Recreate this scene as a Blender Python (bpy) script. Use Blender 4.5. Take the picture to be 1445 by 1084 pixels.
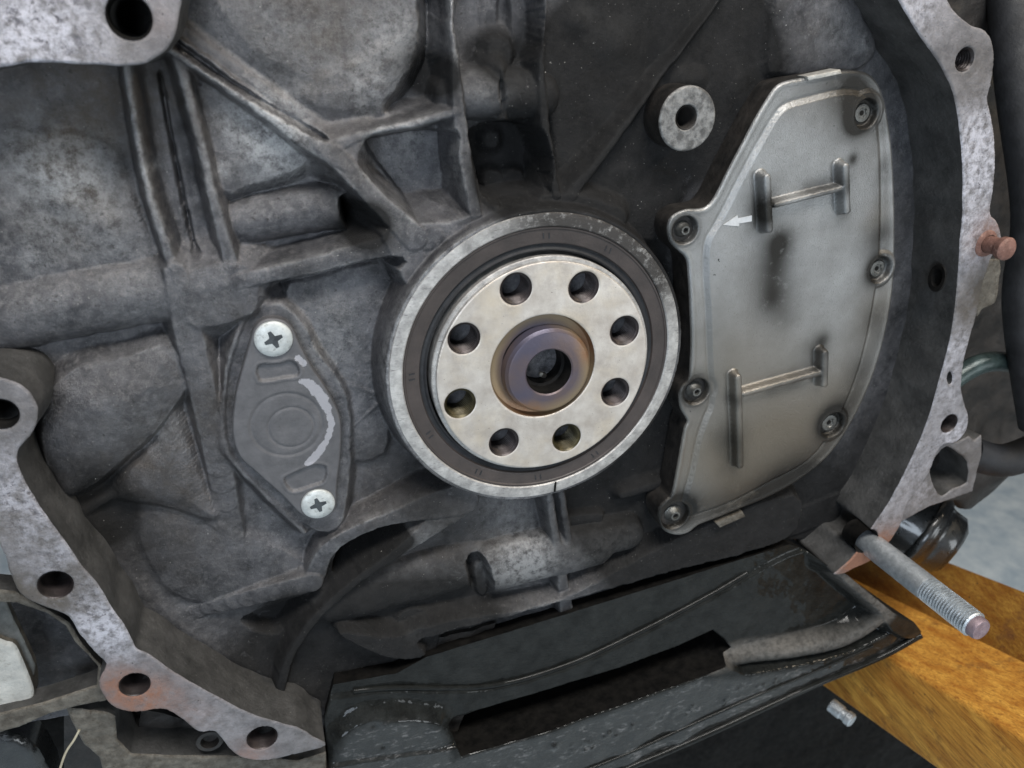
import bpy, math, random
import numpy as np
from mathutils import Vector, Matrix
random.seed(4); RNG = np.random.RandomState(7)
for o in list(bpy.data.objects): bpy.data.objects.remove(o)

# ------------------------------------------------------------------ camera
# Unit "u" = 0.3 mm.  The rear face of the engine block is the plane z = 0 (z grows towards the camera);
# world x = X*S, world y = -z*S, world z = Z*S.
S = 0.0003
F, VX, VY, CX, CY, D = 1123.2, 324.7, 22.6, 722.5, 542.0, 1000.0
nv = np.array([VX-CX, VY-CY, F]); nv /= np.linalg.norm(nv)
ex = np.array([1.0, 0, 0]) - nv*nv[0]; ex /= np.linalg.norm(ex)
ey = np.cross(nv, ex)
def c2w(v): return Vector((float(np.dot(v, ex)), float(np.dot(v, nv)), float(-np.dot(v, ey))))
sc = bpy.context.scene
cam = bpy.data.cameras.new('camera'); camo = bpy.data.objects.new('camera', cam); sc.collection.objects.link(camo)
r_, u_, b_ = c2w(np.array([1., 0, 0])), -c2w(np.array([0, 1., 0])), -c2w(np.array([0, 0, 1.]))
camo.matrix_world = Matrix(((r_[0], u_[0], b_[0], 0), (r_[1], u_[1], b_[1], -D*S), (r_[2], u_[2], b_[2], 0), (0, 0, 0, 1)))
cam.sensor_width = 36; cam.lens = F/1445*36; cam.clip_start = 0.005; cam.clip_end = 50
cam.dof.use_dof = True; cam.dof.focus_distance = 1200*S; cam.dof.aperture_fstop = 13
sc.camera = camo
sc.cycles.filter_width = 1.5

# ------------------------------------------------------------------ light
sc.view_settings.view_transform = 'Standard'; sc.view_settings.look = 'None'; sc.view_settings.exposure = -0.24
w = bpy.data.worlds.new('World'); sc.world = w; w.use_nodes = True
bg = w.node_tree.nodes['Background']; bg.inputs[0].default_value = (0.62, 0.70, 0.85, 1); bg.inputs[1].default_value = 0.055
def area(name, loc, target, sx, sy, power, col):
    l = bpy.data.lights.new(name, 'AREA'); l.shape = 'RECTANGLE'; l.size = sx; l.size_y = sy; l.energy = power; l.color = col
    o = bpy.data.objects.new(name, l); sc.collection.objects.link(o); o.location = loc
    d = Vector(target) - Vector(loc); o.rotation_euler = d.to_track_quat('-Z', 'Y').to_euler(); return o
area('shop_ceiling_light', (0.15, -0.65, 1.0), (0.12, 0, -0.12), 0.8, 0.30, 25, (1.0, 0.97, 0.93))
area('garage_door_daylight', (-0.55, -1.4, 0.05), (0.05, 0, -0.1), 0.6, 0.6, 14, (0.76, 0.87, 1.0))
area('side_window', (0.85, -1.15, -0.20), (0.22, 0, -0.10), 0.42, 0.5, 5.0, (0.90, 0.96, 1.0))
area('wood_fill', (0.95, -0.45, 0.55), (0.5, 0.05, -0.42), 0.12, 0.12, 3.5, (1.0, 0.84, 0.62))  # warm fill added to brighten the wood

# ------------------------------------------------------------------ projection helpers
def UZ(px, py, z=0.0):
    """plane coordinates (X, Z) in u of the place on the level z seen at a pixel of the photograph"""
    px = np.asarray(px, float); py = np.asarray(py, float)
    v = np.stack([(px-CX)/F, (py-CY)/F, np.ones_like(px)], -1)
    t = (D-z)/(v@nv)
    return t*(v@ex), -t*(v@ey)
def PT(px, py, z=0.0):
    X, Z = UZ(px, py, z); return Vector((float(X), -z, float(Z)))
def CAMPT(px, py, depth):
    v = np.array([(px-CX)/F, (py-CY)/F, 1.0])*depth
    p = c2w(v); return Vector((p.x, p.y-D, p.z))
def scl(px, py, z=0.0):
    """u per pixel"""
    a = UZ(px, py, z); b = UZ(px+1, py, z); c = UZ(px, py+1, z)
    return math.sqrt(abs((b[0]-a[0])*(c[1]-a[1])-(b[1]-a[1])*(c[0]-a[0])))
def poly(pts, z, smooth=0, closed=True):
    p = np.array(pts, float)
    if smooth: p = catmull(p, smooth, closed)
    X, Z = UZ(p[:, 0], p[:, 1], z); return np.stack([X, Z], -1)
def catmull(p, n, closed=True):
    out = []; N = len(p)
    rngs = range(N) if closed else range(N-1)
    for i in rngs:
        if closed: a, b, c, d = p[(i-1) % N], p[i], p[(i+1) % N], p[(i+2) % N]
        else: a, b, c, d = p[max(i-1, 0)], p[i], p[i+1], p[min(i+2, N-1)]
        for k in range(n):
            t = k/n
            out.append(0.5*((2*b)+(-a+c)*t+(2*a-5*b+4*c-d)*t*t+(-a+3*b-3*c+d)*t**3))
    if not closed: out.append(p[-1])
    return np.array(out)
# ------------------------------------------------------------------ numeric helpers
def vnoise(X, Z, scale, seed=0):
    x = X/scale+1000.5+seed*17.3; z = Z/scale+1000.5+seed*9.1
    xi = np.floor(x).astype(np.int64); zi = np.floor(z).astype(np.int64)
    fx = x-xi; fz = z-zi; fx = fx*fx*(3-2*fx); fz = fz*fz*(3-2*fz)
    def h(a, b):
        n = (a*374761393+b*668265263+seed*974634777) & 0x7fffffff
        n = ((n ^ (n >> 13))*1274126177) & 0x7fffffff
        return ((n ^ (n >> 16)) & 0xffff)/65535.0
    return (h(xi, zi)*(1-fx)+h(xi+1, zi)*fx)*(1-fz)+(h(xi, zi+1)*(1-fx)+h(xi+1, zi+1)*fx)*fz-0.5
def fbm(X, Z, scale, octv=4, seed=0):
    s = 0; a = 1.0
    for k in range(octv):
        s = s+a*vnoise(X, Z, scale/2**k, seed+k*3); a *= 0.5
    return s
def seg_d(X, Z, a, b):
    d = b-a; L = max(float(d@d), 1e-9)
    t = np.clip(((X-a[0])*d[0]+(Z-a[1])*d[1])/L, 0, 1)
    return np.hypot(X-a[0]-t*d[0], Z-a[1]-t*d[1]), t
def sd_poly(X, Z, P, reach=60.0):
    """signed distance to a polygon, negative inside; +reach beyond its reach"""
    out = np.full(X.shape, reach)
    m = (X > P[:, 0].min()-reach) & (X < P[:, 0].max()+reach) & (Z > P[:, 1].min()-reach) & (Z < P[:, 1].max()+reach)
    x = X[m]; z = Z[m]
    if x.size == 0: return out
    d = np.full(x.shape, 1e9); ins = np.zeros(x.shape, bool)
    for i in range(len(P)):
        a = P[i]; b = P[(i+1) % len(P)]
        dd, _ = seg_d(x, z, a, b); d = np.minimum(d, dd)
        if a[1] != b[1]:
            c = ((a[1] > z) != (b[1] > z)) & (x < (b[0]-a[0])*(z-a[1])/(b[1]-a[1])+a[0]); ins ^= c
    out[m] = np.where(ins, -d, np.minimum(d, reach)); return out
def smax(a, b, k):
    h = np.maximum(k-np.abs(a-b), 0)/k; return np.maximum(a, b)+h*h*k*0.25
def smin(a, b, k): return -smax(-a, -b, k)

# soft stains and worn spots; the first list also paints shade into pockets: (px, py, radius px, strength)
OIL_SHADE = [(262,180,16,.8),(272,240,14,.7),(284,300,13,.6),(228,110,20,.7),(210,160,9,.5),(725,230,58,1.9),(700,250,40,.8),(560,880,80,.6),(640,850,60,.35),(480,920,60,.8),(660,745,60,.5),(720,880,80,.3),(940,780,90,.7),(1100,720,60,.6),(1060,780,80,.8),(515,312,34,1.9),(512,788,20,1.8),(545,766,17,1.8),(567,752,10,1.5),(482,812,14,1.4),(590,85,50,.5),(620,110,28,.7),(700,70,40,.6),(340,275,20,.3),(410,860,26,.9),(170,480,60,.25),(130,750,50,.7),(150,690,40,.6),(860,120,130,1.5),(820,200,60,.8),(900,330,60,1.2),(1000,60,90,.8),(1060,150,90,.7),(980,640,80,1.),(900,760,60,.6),(1010,830,90,.9),(900,230,110,1.),(960,40,120,.8),(820,60,60,.5),(1040,60,80,.9),(1120,30,40,-.3),(930,420,60,1.),(930,600,80,1.1),(880,700,90,.9),
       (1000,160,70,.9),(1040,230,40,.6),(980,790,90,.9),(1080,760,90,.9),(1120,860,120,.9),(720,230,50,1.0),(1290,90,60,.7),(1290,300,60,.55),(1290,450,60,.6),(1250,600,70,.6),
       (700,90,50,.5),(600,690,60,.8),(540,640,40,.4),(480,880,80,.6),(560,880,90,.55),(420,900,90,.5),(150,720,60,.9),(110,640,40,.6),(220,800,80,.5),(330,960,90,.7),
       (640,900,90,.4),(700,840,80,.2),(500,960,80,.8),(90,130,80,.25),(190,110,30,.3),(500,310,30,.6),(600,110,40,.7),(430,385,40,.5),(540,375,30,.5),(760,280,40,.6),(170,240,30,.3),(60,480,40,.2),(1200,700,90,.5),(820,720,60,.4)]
PALE = [(735,790,45,.8),(700,800,25,.5),(835,768,26,.7),(875,764,26,.6),(600,835,50,.35),(700,730,40,.25),(560,735,14,.5),(600,745,22,.5),(520,817,14,.4),(555,790,14,.4),(455,850,14,.4),(620,715,18,.3),(480,765,12,.3),(560,50,45,.6),(520,120,40,.5),(385,210,48,1.1),(330,170,30,.5),(440,70,80,.22),(350,40,60,.15),(50,240,60,.6),(120,250,60,.5),(150,340,50,.35),(60,330,40,.35),(45,372,14,.6),(215,235,9,.7),(315,240,12,.6),(400,150,30,.35),(365,130,20,.35),
        (460,480,60,.35),(560,250,60,.1),(745,790,35,.6),(690,125,35,.45),(740,110,25,.5),(840,765,20,.35),(880,760,22,.35),(220,430,80,.16),(60,430,40,.2),(660,860,22,.35),(830,20,20,.5),(860,45,30,.35),
        (580,885,14,.5),(1180,50,40,.25),(1220,60,12,.5),(640,70,20,.4),(640,250,20,.3),(590,190,30,.3),(540,300,25,.35),(200,600,60,.12),(235,600,30,.2),(300,860,25,.15)]
BROWN = [(60,140,120,.7),(230,120,60,.5),(480,240,60,.4),(200,640,120,.45),(300,560,60,.4),(250,760,120,.4),(120,260,90,.5),(480,60,90,.5),(620,760,80,.5),(160,130,120,.5),(420,60,120,.35),(330,180,60,.3),(90,300,60,.35),(520,690,70,.4),(330,440,30,.5),(1150,30,60,.5),(700,780,80,.3),(260,440,30,.2),(230,640,60,.25),(860,90,60,.4),(1230,400,60,.15),(560,420,30,.15)]
def field(X, Z, L, zl=-60):
    f = np.zeros(X.shape)
    for px, py, r, s in L:
        x, z = UZ(px, py, zl); R = r*scl(px, py, zl)
        f += s*np.exp(-((X-x)**2+(Z-z)**2)/(R*R))
    return f

# ------------------------------------------------------------------ materials
def srgb(r, g, b):
    f = lambda c: c/12.92 if c <= .04045 else ((c+.055)/1.055)**2.4
    return (f(r/255), f(g/255), f(b/255), 1)
class NT:
    def __init__(s, name):
        s.m = bpy.data.materials.new(name); s.m.use_nodes = True; s.t = s.m.node_tree
        s.b = s.t.nodes['Principled BSDF']; s.co = s.t.nodes.new('ShaderNodeTexCoord')
        mp = s.t.nodes.new('ShaderNodeMapping'); mp.inputs['Scale'].default_value = (1/S/100,)*3
        s.l(s.co.outputs['Object'], mp.inputs['Vector']); s.v = mp.outputs[0]      # 1 texture unit = 100 u = 3 cm
    def l(s, a, b): s.t.links.new(a, b)
    def noise(s, scale, detail=6, rough=.6, lo=.35, hi=.65, stretch=None, seed=0.0, dist=0.0):
        n = s.t.nodes.new('ShaderNodeTexNoise'); n.inputs['Scale'].default_value = scale; n.inputs['Detail'].default_value = detail
        n.inputs['Roughness'].default_value = rough; n.inputs['Distortion'].default_value = dist
        mp = s.t.nodes.new('ShaderNodeMapping'); mp.inputs['Location'].default_value = (seed, seed*.7, -seed)
        if stretch: mp.inputs['Scale'].default_value = stretch[0]; mp.inputs['Rotation'].default_value = stretch[1]
        s.l(s.v, mp.inputs['Vector']); s.l(mp.outputs[0], n.inputs['Vector'])
        return s.rng(n.outputs[0], lo, hi)
    def rng(s, x, lo, hi, a=0., b=1.):
        r = s.t.nodes.new('ShaderNodeMapRange'); r.inputs[1].default_value = lo; r.inputs[2].default_value = hi
        r.inputs[3].default_value = a; r.inputs[4].default_value = b; s.l(x, r.inputs[0]); return r.outputs[0]
    def attr(s, name):
        a = s.t.nodes.new('ShaderNodeAttribute'); a.attribute_name = name; return a.outputs['Fac']
    def mix(s, f, a, b):
        n = s.t.nodes.new('ShaderNodeMix'); n.data_type = 'RGBA'
        for k, v in ((0, f), (6, a), (7, b)):
            if isinstance(v, (tuple, float, int)): n.inputs[k].default_value = v
            else: s.l(v, n.inputs[k])
        return n.outputs[2]
    def math(s, op, a, b=0.0, clamp=False):
        n = s.t.nodes.new('ShaderNodeMath'); n.operation = op; n.use_clamp = clamp
        for k, v in ((0, a), (1, b)):
            if isinstance(v, (float, int)): n.inputs[k].default_value = v
            else: s.l(v, n.inputs[k])
        return n.outputs[0]
    def set(s, k, v):
        if isinstance(v, (tuple, float, int)): s.b.inputs[k].default_value = v
        else: s.l(v, s.b.inputs[k])
    def bump(s, h, dist_u, strength=1.0, prev=None):
        n = s.t.nodes.new('ShaderNodeBump'); n.inputs['Distance'].default_value = dist_u*S; n.inputs['Strength'].default_value = strength
        s.l(h, n.inputs['Height'])
        if prev is not None: s.l(prev, n.inputs['Normal'])
        s.l(n.outputs[0], s.b.inputs['Normal']); return n.outputs[0]

def mat_cast():
    m = NT('oily_cast_aluminium')
    c = m.mix(m.noise(2.4, 7, .68, .32, .66), (.050, .051, .057, 1), (.185, .184, .196, 1))
    c = m.mix(m.math('MULTIPLY', m.noise(9, 9, .8, .48, .66, seed=3), .6), c, (.30, .29, .29, 1))
    c = m.mix(m.math('MULTIPLY', m.attr('brown'), m.noise(3, 6, .7, .25, .65, seed=5), True), c, (.098, .080, .064, 1))
    pale = m.math('MULTIPLY', m.attr('pale'), m.noise(7, 8, .78, .38, .58, seed=8), True)
    c = m.mix(pale, c, (.50, .50, .50, 1))
    spk = m.noise(14, 3, .7, .62, .72, seed=11)
    c = m.mix(m.math('MULTIPLY', spk, .7), c, (.045, .042, .038, 1))
    oilf = m.math('MULTIPLY', m.attr('oil'), m.noise(4, 7, .7, .05, .42, seed=2, dist=.6), True)  # oil film and the painted pocket shade share this mask
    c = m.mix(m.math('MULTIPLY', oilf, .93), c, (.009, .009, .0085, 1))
    g = m.noise(42, 4, .75, .25, .75, seed=31); c = m.mix(m.math('MULTIPLY', g, .34), c, (.030, .029, .029, 1))
    spe = m.noise(38, 2, .5, .73, .80, seed=21)
    c = m.mix(spe, c, (.42, .41, .38, 1))
    m.set('Base Color', c); m.set('Metallic', m.rng(oilf, 0, 1, .7, 0.)); m.set('Specular IOR Level', m.rng(oilf, 0, 1, .5, .04))
    m.set('Roughness', m.rng(m.noise(5, 5, .7, .3, .7, seed=4), 0, 1, .29, .50))
    m.bump(m.noise(26, 7, .8, .2, .8, seed=6), 1.9, .65)
    return m.m
def mat_wall():
    m = NT('oil_stained_rim_wall')
    c = m.mix(m.noise(2.2, 6, .65, .3, .7), (.036, .036, .035, 1), (.105, .103, .100, 1))
    c = m.mix(m.math('MULTIPLY', m.noise(10, 8, .8, .56, .72, seed=3), .4), c, (.20, .19, .20, 1))
    c = m.mix(m.noise(30, 2, .5, .76, .82, seed=1), c, (.42, .41, .38, 1))
    m.set('Base Color', c); m.set('Metallic', .2); m.set('Specular IOR Level', .35); m.set('Roughness', .5)
    m.bump(m.noise(14, 7, .75, .2, .8, seed=6), 2.5, .6); return m.m
def mat_rim():
    m = NT('corroded_machined_aluminium')
    c = m.mix(m.noise(3, 6, .7, .35, .65), (.135, .130, .134, 1), (.28, .268, .276, 1))
    ox = m.math('MULTIPLY', m.noise(7, 7, .7, .38, .60, seed=5), m.attr('pale'), True)
    c = m.mix(ox, c, (.58, .57, .62, 1))
    pit = m.math('MULTIPLY', m.noise(10, 5, .7, .52, .64, seed=9), m.attr('pitted'), True)
    c = m.mix(pit, c, (.12, .115, .13, 1))
    c = m.mix(m.math('MULTIPLY', m.attr('dirt'), m.noise(5, 7, .7, .2, .55, seed=3), True), c, (.115, .10, .085, 1))
    c = m.mix(m.math('MULTIPLY', m.attr('rust'), m.noise(6, 7, .7, .2, .6, seed=13), True), c, (.30, .155, .105, 1))
    c = m.mix(m.noise(22, 3, .5, .66, .72, seed=2), c, (.06, .055, .05, 1))
    m.set('Base Color', c); m.set('Metallic', .45); m.set('Roughness', m.rng(m.noise(12, 5, .7, .3, .7, seed=4), 0, 1, .38, .66))
    h = m.math('SUBTRACT', m.noise(18, 6, .8, .2, .8, seed=6), m.math('MULTIPLY', pit, .6))
    m.bump(h, 1.8, .7); return m.m
def mat_flange():
    m = NT('machined_steel_flange')
    c = m.mix(m.noise(2.5, 5, .6, .35, .65), (.43, .385, .34, 1), (.61, .57, .52, 1))
    c = m.mix(m.math('MULTIPLY', m.noise(1.7, 4, .6, .5, .75, seed=4), .6), c, (.60, .51, .38, 1))
    c = m.mix(m.math('MULTIPLY', m.noise(4, 8, .8, .50, .74, seed=2), .6), c, (.36, .32, .29, 1))
    c = m.mix(m.noise(14, 6, .85, .62, .72, seed=33, stretch=((1, 1, 3), (0, .8, 0))), c, (.30, .27, .25, 1))
    c = m.mix(m.noise(26, 2, .5, .72, .78, seed=7), c, (.25, .22, .2, 1))
    m.set('Base Color', c); m.set('Metallic', .5); m.set('Roughness', m.rng(m.noise(6, 5, .7, .3, .7, seed=4), 0, 1, .36, .52))
    m.bump(m.noise(16, 7, .75, .2, .8), .5, .5); return m.m
def mat_ring():
    m = NT('scratched_aluminium_land')
    c = m.mix(m.noise(5, 6, .7, .35, .65), (.28, .27, .26, 1), (.56, .545, .52, 1))
    c = m.mix(m.noise(7, 5, .7, .60, .68, stretch=((1, 1, 6), (0, .6, 0))), c, (.16, .15, .15, 1))
    c = m.mix(m.math('MULTIPLY', m.attr('oil'), m.noise(9, 7, .8, .25, .5, seed=2), True), c, (.055, .05, .046, 1))
    m.set('Base Color', c); m.set('Metallic', .5); m.set('Roughness', .42)
    m.bump(m.noise(12, 7, .75, .2, .8, stretch=((1, 1, 4), (0, .6, 0))), 1.0, .6); return m.m
def mat_simple(name, c1, c2, metal, rough, nscale=5., bump=1.0, bscale=18., lo=.35, hi=.65, c3=None, coat=0.0):
    m = NT(name); c = m.mix(m.noise(nscale, 6, .65, lo, hi), c1, c2)
    if c3: c = m.mix(m.noise(nscale*2.3, 7, .75, .55, .7, seed=7), c, c3)
    m.set('Base Color', c); m.set('Metallic', metal); m.set('Roughness', m.rng(m.noise(nscale*1.7, 5, .7, .3, .7, seed=4), 0, 1, rough*.8, rough*1.2))
    if coat: m.set('Coat Weight', coat); m.set('Coat Roughness', .12)
    if bump: m.bump(m.noise(bscale, 6, .75, .2, .8, seed=9), bump, .6)
    return m.m
def mat_hub():
    m = NT('heat_tinted_hub_steel')
    hue = m.noise(1.3, 4, .5, .38, .62, seed=12)
    c = m.mix(hue, (.085, .078, .110, 1), (.125, .092, .088, 1))
    c = m.mix(m.attr('tan'), c, (.36, .27, .13, 1))
    c = m.mix(m.math('MULTIPLY', m.attr('rust'), m.noise(5, 6, .7, .2, .6), True), c, (.22, .12, .065, 1))
    m.set('Base Color', c); m.set('Metallic', .45); m.set('Roughness', .42)
    m.bump(m.noise(18, 6, .7, .2, .8), .5, .4); return m.m
def mat_cover():
    m = NT('satin_grey_cover')
    c = m.mix(m.noise(1.5, 4, .6, .3, .7), (.25, .25, .245, 1), (.35, .352, .35, 1))
    c = m.mix(m.noise(34, 3, .6, .60, .72, seed=3), c, (.22, .22, .21, 1))
    c = m.mix(m.math('MULTIPLY', m.attr('brown'), .8, True), c, (.20, .175, .14, 1))
    c = m.mix(m.math('MULTIPLY', m.attr('oil'), m.noise(5, 6, .7, .05, .45, seed=2), True), c, (.035, .033, .030, 1))
    c = m.mix(m.noise(9, 2, .5, .76, .79, seed=23), c, (.05, .05, .05, 1))
    m.set('Base Color', c); m.set('Metallic', .8); m.set('Roughness', m.rng(m.noise(4, 5, .7, .3, .7, seed=14), 0, 1, .34, .46))
    m.bump(m.noise(55, 3, .6, .2, .8), .8, .55); return m.m
def mat_plate():
    m = NT('grey_sheet_cover_with_worn_paint')
    c = m.mix(m.noise(4, 6, .6, .3, .7), (.085, .084, .088, 1), (.130, .127, .132, 1))
    c = m.mix(m.math('GREATER_THAN', m.math('MULTIPLY', m.attr('worn'), m.noise(10, 8, .85, .15, .65, seed=3)), .42), c, (.33, .325, .345, 1))
    c = m.mix(m.math('MULTIPLY', m.noise(12, 6, .8, .6, .7, seed=7), .5), c, (.06, .055, .05, 1))
    m.set('Base Color', c); m.set('Metallic', .3); m.set('Roughness', .5); m.bump(m.noise(26, 6, .75, .2, .8), 1.0, .55); return m.m
def mat_pan():
    m = NT('wet_oily_pan_metal')
    c = m.mix(m.noise(3, 7, .7, .35, .68), (.005, .0055, .005, 1), (.018, .0195, .0185, 1))
    c = m.mix(m.math('MULTIPLY', m.noise(6, 8, .8, .55, .75, seed=5, stretch=((.5, 1, 1.4), (0, .4, 0))), m.attr('lip')), c, (.38, .37, .37, 1))  # mottled grey; the lip's streak highlights are painted into the colour
    c = m.mix(m.math('MULTIPLY', m.attr('dust'), m.noise(9, 5, .7, .15, .6, seed=15), True), c, (.135, .128, .118, 1))
    m.set('Base Color', c); m.set('Metallic', m.rng(m.attr('lip'), 0, 1, .0, .35)); m.set('Specular IOR Level', m.rng(m.attr('lip'), 0, 1, .10, .4)); m.set('Roughness', m.rng(m.noise(7, 6, .7, .3, .7, seed=4), 0, 1, .34, .6))
    m.set('Coat Weight', m.math('SUBTRACT', m.rng(m.attr('lip'), 0, 1, .30, 1.), m.attr('dust'), True)); m.set('Coat Roughness', .07)
    n1 = m.bump(m.noise(30, 5, .75, .2, .8, seed=2), 1.6, .7)
    m.bump(m.noise(7, 5, .7, .2, .8, seed=6, stretch=((.6, 1, 1.5), (0, .4, 0))), 5, .45, n1); return m.m
def mat_wood(name='orange_varnished_wood', k=1.0):
    m = NT(name)
    st = ((3.2, .30, 3.2), (0, 0, 0))
    c = m.mix(m.noise(1.2, 6, .65, .32, .66, stretch=st), (.48*k, .18*k, .026*k, 1), (.95*k, .52*k, .10*k, 1))
    c = m.mix(m.math('MULTIPLY', m.noise(3.5, 5, .7, .52, .62, stretch=((7, .3, 7), (0, 0, 0)), seed=5), .7), c, (.22, .075, .02, 1))
    c = m.mix(m.noise(9, 5, .7, .4, .8, stretch=((4, .12, 4), (0, 0, 0)), seed=6), c, (.30*k, .11*k, .02*k, 1))
    c = m.mix(m.noise(.9, 6, .75, .56, .70, seed=9), c, (.16, .07, .03, 1))
    c = m.mix(m.noise(5, 3, .6, .70, .74, seed=2), c, (.05, .03, .02, 1))
    m.set('Base Color', c); m.set('Specular IOR Level', .3); m.set('Roughness', .55); m.bump(m.noise(3, 6, .7, .2, .8, stretch=st), 2.5, .5); return m.m
M = dict(cast=mat_cast(), wall=mat_wall(), rim=mat_rim(), flange=mat_flange(), ring=mat_ring(), hub=mat_hub(), cover=mat_cover(), plate=mat_plate(), pan=mat_pan(), wood=mat_wood())
M['wood_shaded'] = mat_wood('shaded_varnished_wood', .5)  # same wood darkened; the engine's shade is put into its colour
M['black'] = mat_simple('black_bore', (.006, .006, .006, 1), (.016, .015, .014, 1), .2, .6, bump=0)
M['black'].node_tree.nodes['Principled BSDF'].inputs['Specular IOR Level'].default_value = .08
M['bore'] = mat_simple('threaded_bore_steel', (.022, .019, .019, 1), (.06, .048, .047, 1), .5, .35, nscale=3, bump=.5)
M['brassbore'] = mat_simple('oily_threaded_bore', (.028, .023, .012, 1), (.085, .070, .032, 1), .5, .32, nscale=3, bump=.5)
M['rubber'] = mat_simple('brown_rubber_seal', (.030, .024, .022, 1), (.052, .041, .037, 1), 0, .46, nscale=2, bump=.6, bscale=14)
M['zinc'] = mat_simple('galvanised_steel', (.42, .46, .49, 1), (.66, .70, .73, 1), .75, .36, nscale=9, bump=.8, bscale=45, c3=(.36, .38, .39, 1))
M['tip'] = mat_simple('tarnished_stud_tip', (.22, .17, .20, 1), (.34, .26, .28, 1), .5, .5, nscale=9)
M['screw'] = mat_simple('bright_zinc_screw', (.46, .48, .47, 1), (.66, .68, .66, 1), .45, .42, nscale=6, bump=.8, c3=(.24, .24, .22, 1))
M['slot'] = mat_simple('dark_screw_recess', (.05, .055, .06, 1), (.10, .11, .115, 1), .5, .4, bump=0)
M['bolt'] = mat_simple('dull_steel_bolt', (.09, .09, .085, 1), (.17, .17, .16, 1), .7, .36, nscale=4, c3=(.09, .085, .075, 1))
M['rust'] = mat_simple('rusty_steel', (.13, .065, .05, 1), (.26, .14, .11, 1), .35, .55, nscale=6, bump=1.6, c3=(.34, .22, .18, 1))
M['washer'] = mat_simple('mottled_boss_face', (.10, .098, .095, 1), (.27, .265, .255, 1), .5, .44, nscale=9, bump=1.4, bscale=22, lo=.4, hi=.6)
M['blackgloss'] = mat_simple('wet_black_metal', (.004, .0045, .0045, 1), (.012, .013, .013, 1), 0, .3, nscale=4, bump=1.4, bscale=9, coat=.8)
M['hose'] = mat_simple('dark_rubber_hose', (.008, .0085, .010, 1), (.020, .021, .024, 1), 0, .65, nscale=3, bump=1.)
M['teal'] = mat_simple('teal_oil_hose', (.012, .02, .019, 1), (.06, .085, .082, 1), .2, .22, nscale=2, bump=.8)
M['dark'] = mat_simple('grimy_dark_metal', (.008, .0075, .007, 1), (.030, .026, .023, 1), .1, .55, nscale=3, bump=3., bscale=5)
M['floor'] = mat_simple('pale_concrete', (.46, .56, .64, 1), (.74, .82, .86, 1), 0, .7, nscale=.8, bump=2.)
M['whitepaint'] = mat_simple('flaking_white_paint', (.34, .34, .32, 1), (.46, .46, .43, 1), 0, .6, nscale=3, bump=2., c3=(.25, .24, .21, 1))
M['edgemetal'] = mat_simple('bright_worn_metal', (.40, .39, .36, 1), (.60, .58, .53, 1), .5, .4, nscale=5, bump=1.2, c3=(.2, .18, .15, 1))
M['olive'] = mat_simple('oxidised_bracket_metal', (.07, .060, .047, 1), (.16, .145, .12, 1), .3, .5, nscale=6, bump=2.6, c3=(.05, .035, .022, 1))
M['paintarrow'] = mat_simple('white_arrow_paint', (.40, .41, .42, 1), (.52, .53, .54, 1), 0, .5, nscale=8, bump=.5)
M['cord'] = mat_simple('straw_coloured_wire', (.30, .27, .20, 1), (.42, .38, .28, 1), 0, .6)

# ------------------------------------------------------------------ object helpers
COL = sc.collection
def thing(name, label, cat, origin=(0, 0, 0), group=None):
    o = bpy.data.objects.new(name, None); COL.objects.link(o); o.location = Vector(origin)*S
    o.empty_display_size = .005; o['label'] = label; o['category'] = cat
    if group: o['group'] = group
    o['_o'] = list(origin); return o
def org(parent):
    x = Vector((0, 0, 0)); p = parent
    while p is not None:
        if '_o' in p: x = Vector(p['_o']); break
        p = p.parent
    return x
def mk(name, V, Fc, mats, parent=None, smooth=True, midx=None, attrs=None, normals=None, label=None):
    V = np.asarray(V, float)
    if parent is not None: V = V-np.array(org(parent))
    me = bpy.data.meshes.new(name)
    if isinstance(Fc, np.ndarray):
        n, k = Fc.shape
        me.vertices.add(len(V)); me.vertices.foreach_set('co', (V*S).astype(np.float32).ravel())
        me.loops.add(n*k); me.loops.foreach_set('vertex_index', Fc.astype(np.int32).ravel())
        me.polygons.add(n); me.polygons.foreach_set('loop_start', np.arange(0, n*k, k, dtype=np.int32))
        me.update(calc_edges=True)
    else: me.from_pydata([tuple(v) for v in V*S], [], [tuple(int(i) for i in f) for f in Fc])
    if not isinstance(mats, (list, tuple)): mats = [mats]
    for m in mats: me.materials.append(m)
    if midx is not None: me.polygons.foreach_set('material_index', np.asarray(midx, np.int32))
    me.polygons.foreach_set('use_smooth', np.full(len(me.polygons), bool(smooth)))
    if attrs:
        for k, a in attrs.items():
            at = me.attributes.new(k, 'FLOAT', 'POINT'); at.data.foreach_set('value', np.asarray(a, np.float32))
    me.validate(); me.update()
    if normals is not None: me.normals_split_custom_set_from_vertices([tuple(n) for n in normals])
    o = bpy.data.objects.new(name, me); COL.objects.link(o)
    if parent is not None: o.parent = parent
    if label: o['label'] = label
    return o
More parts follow.
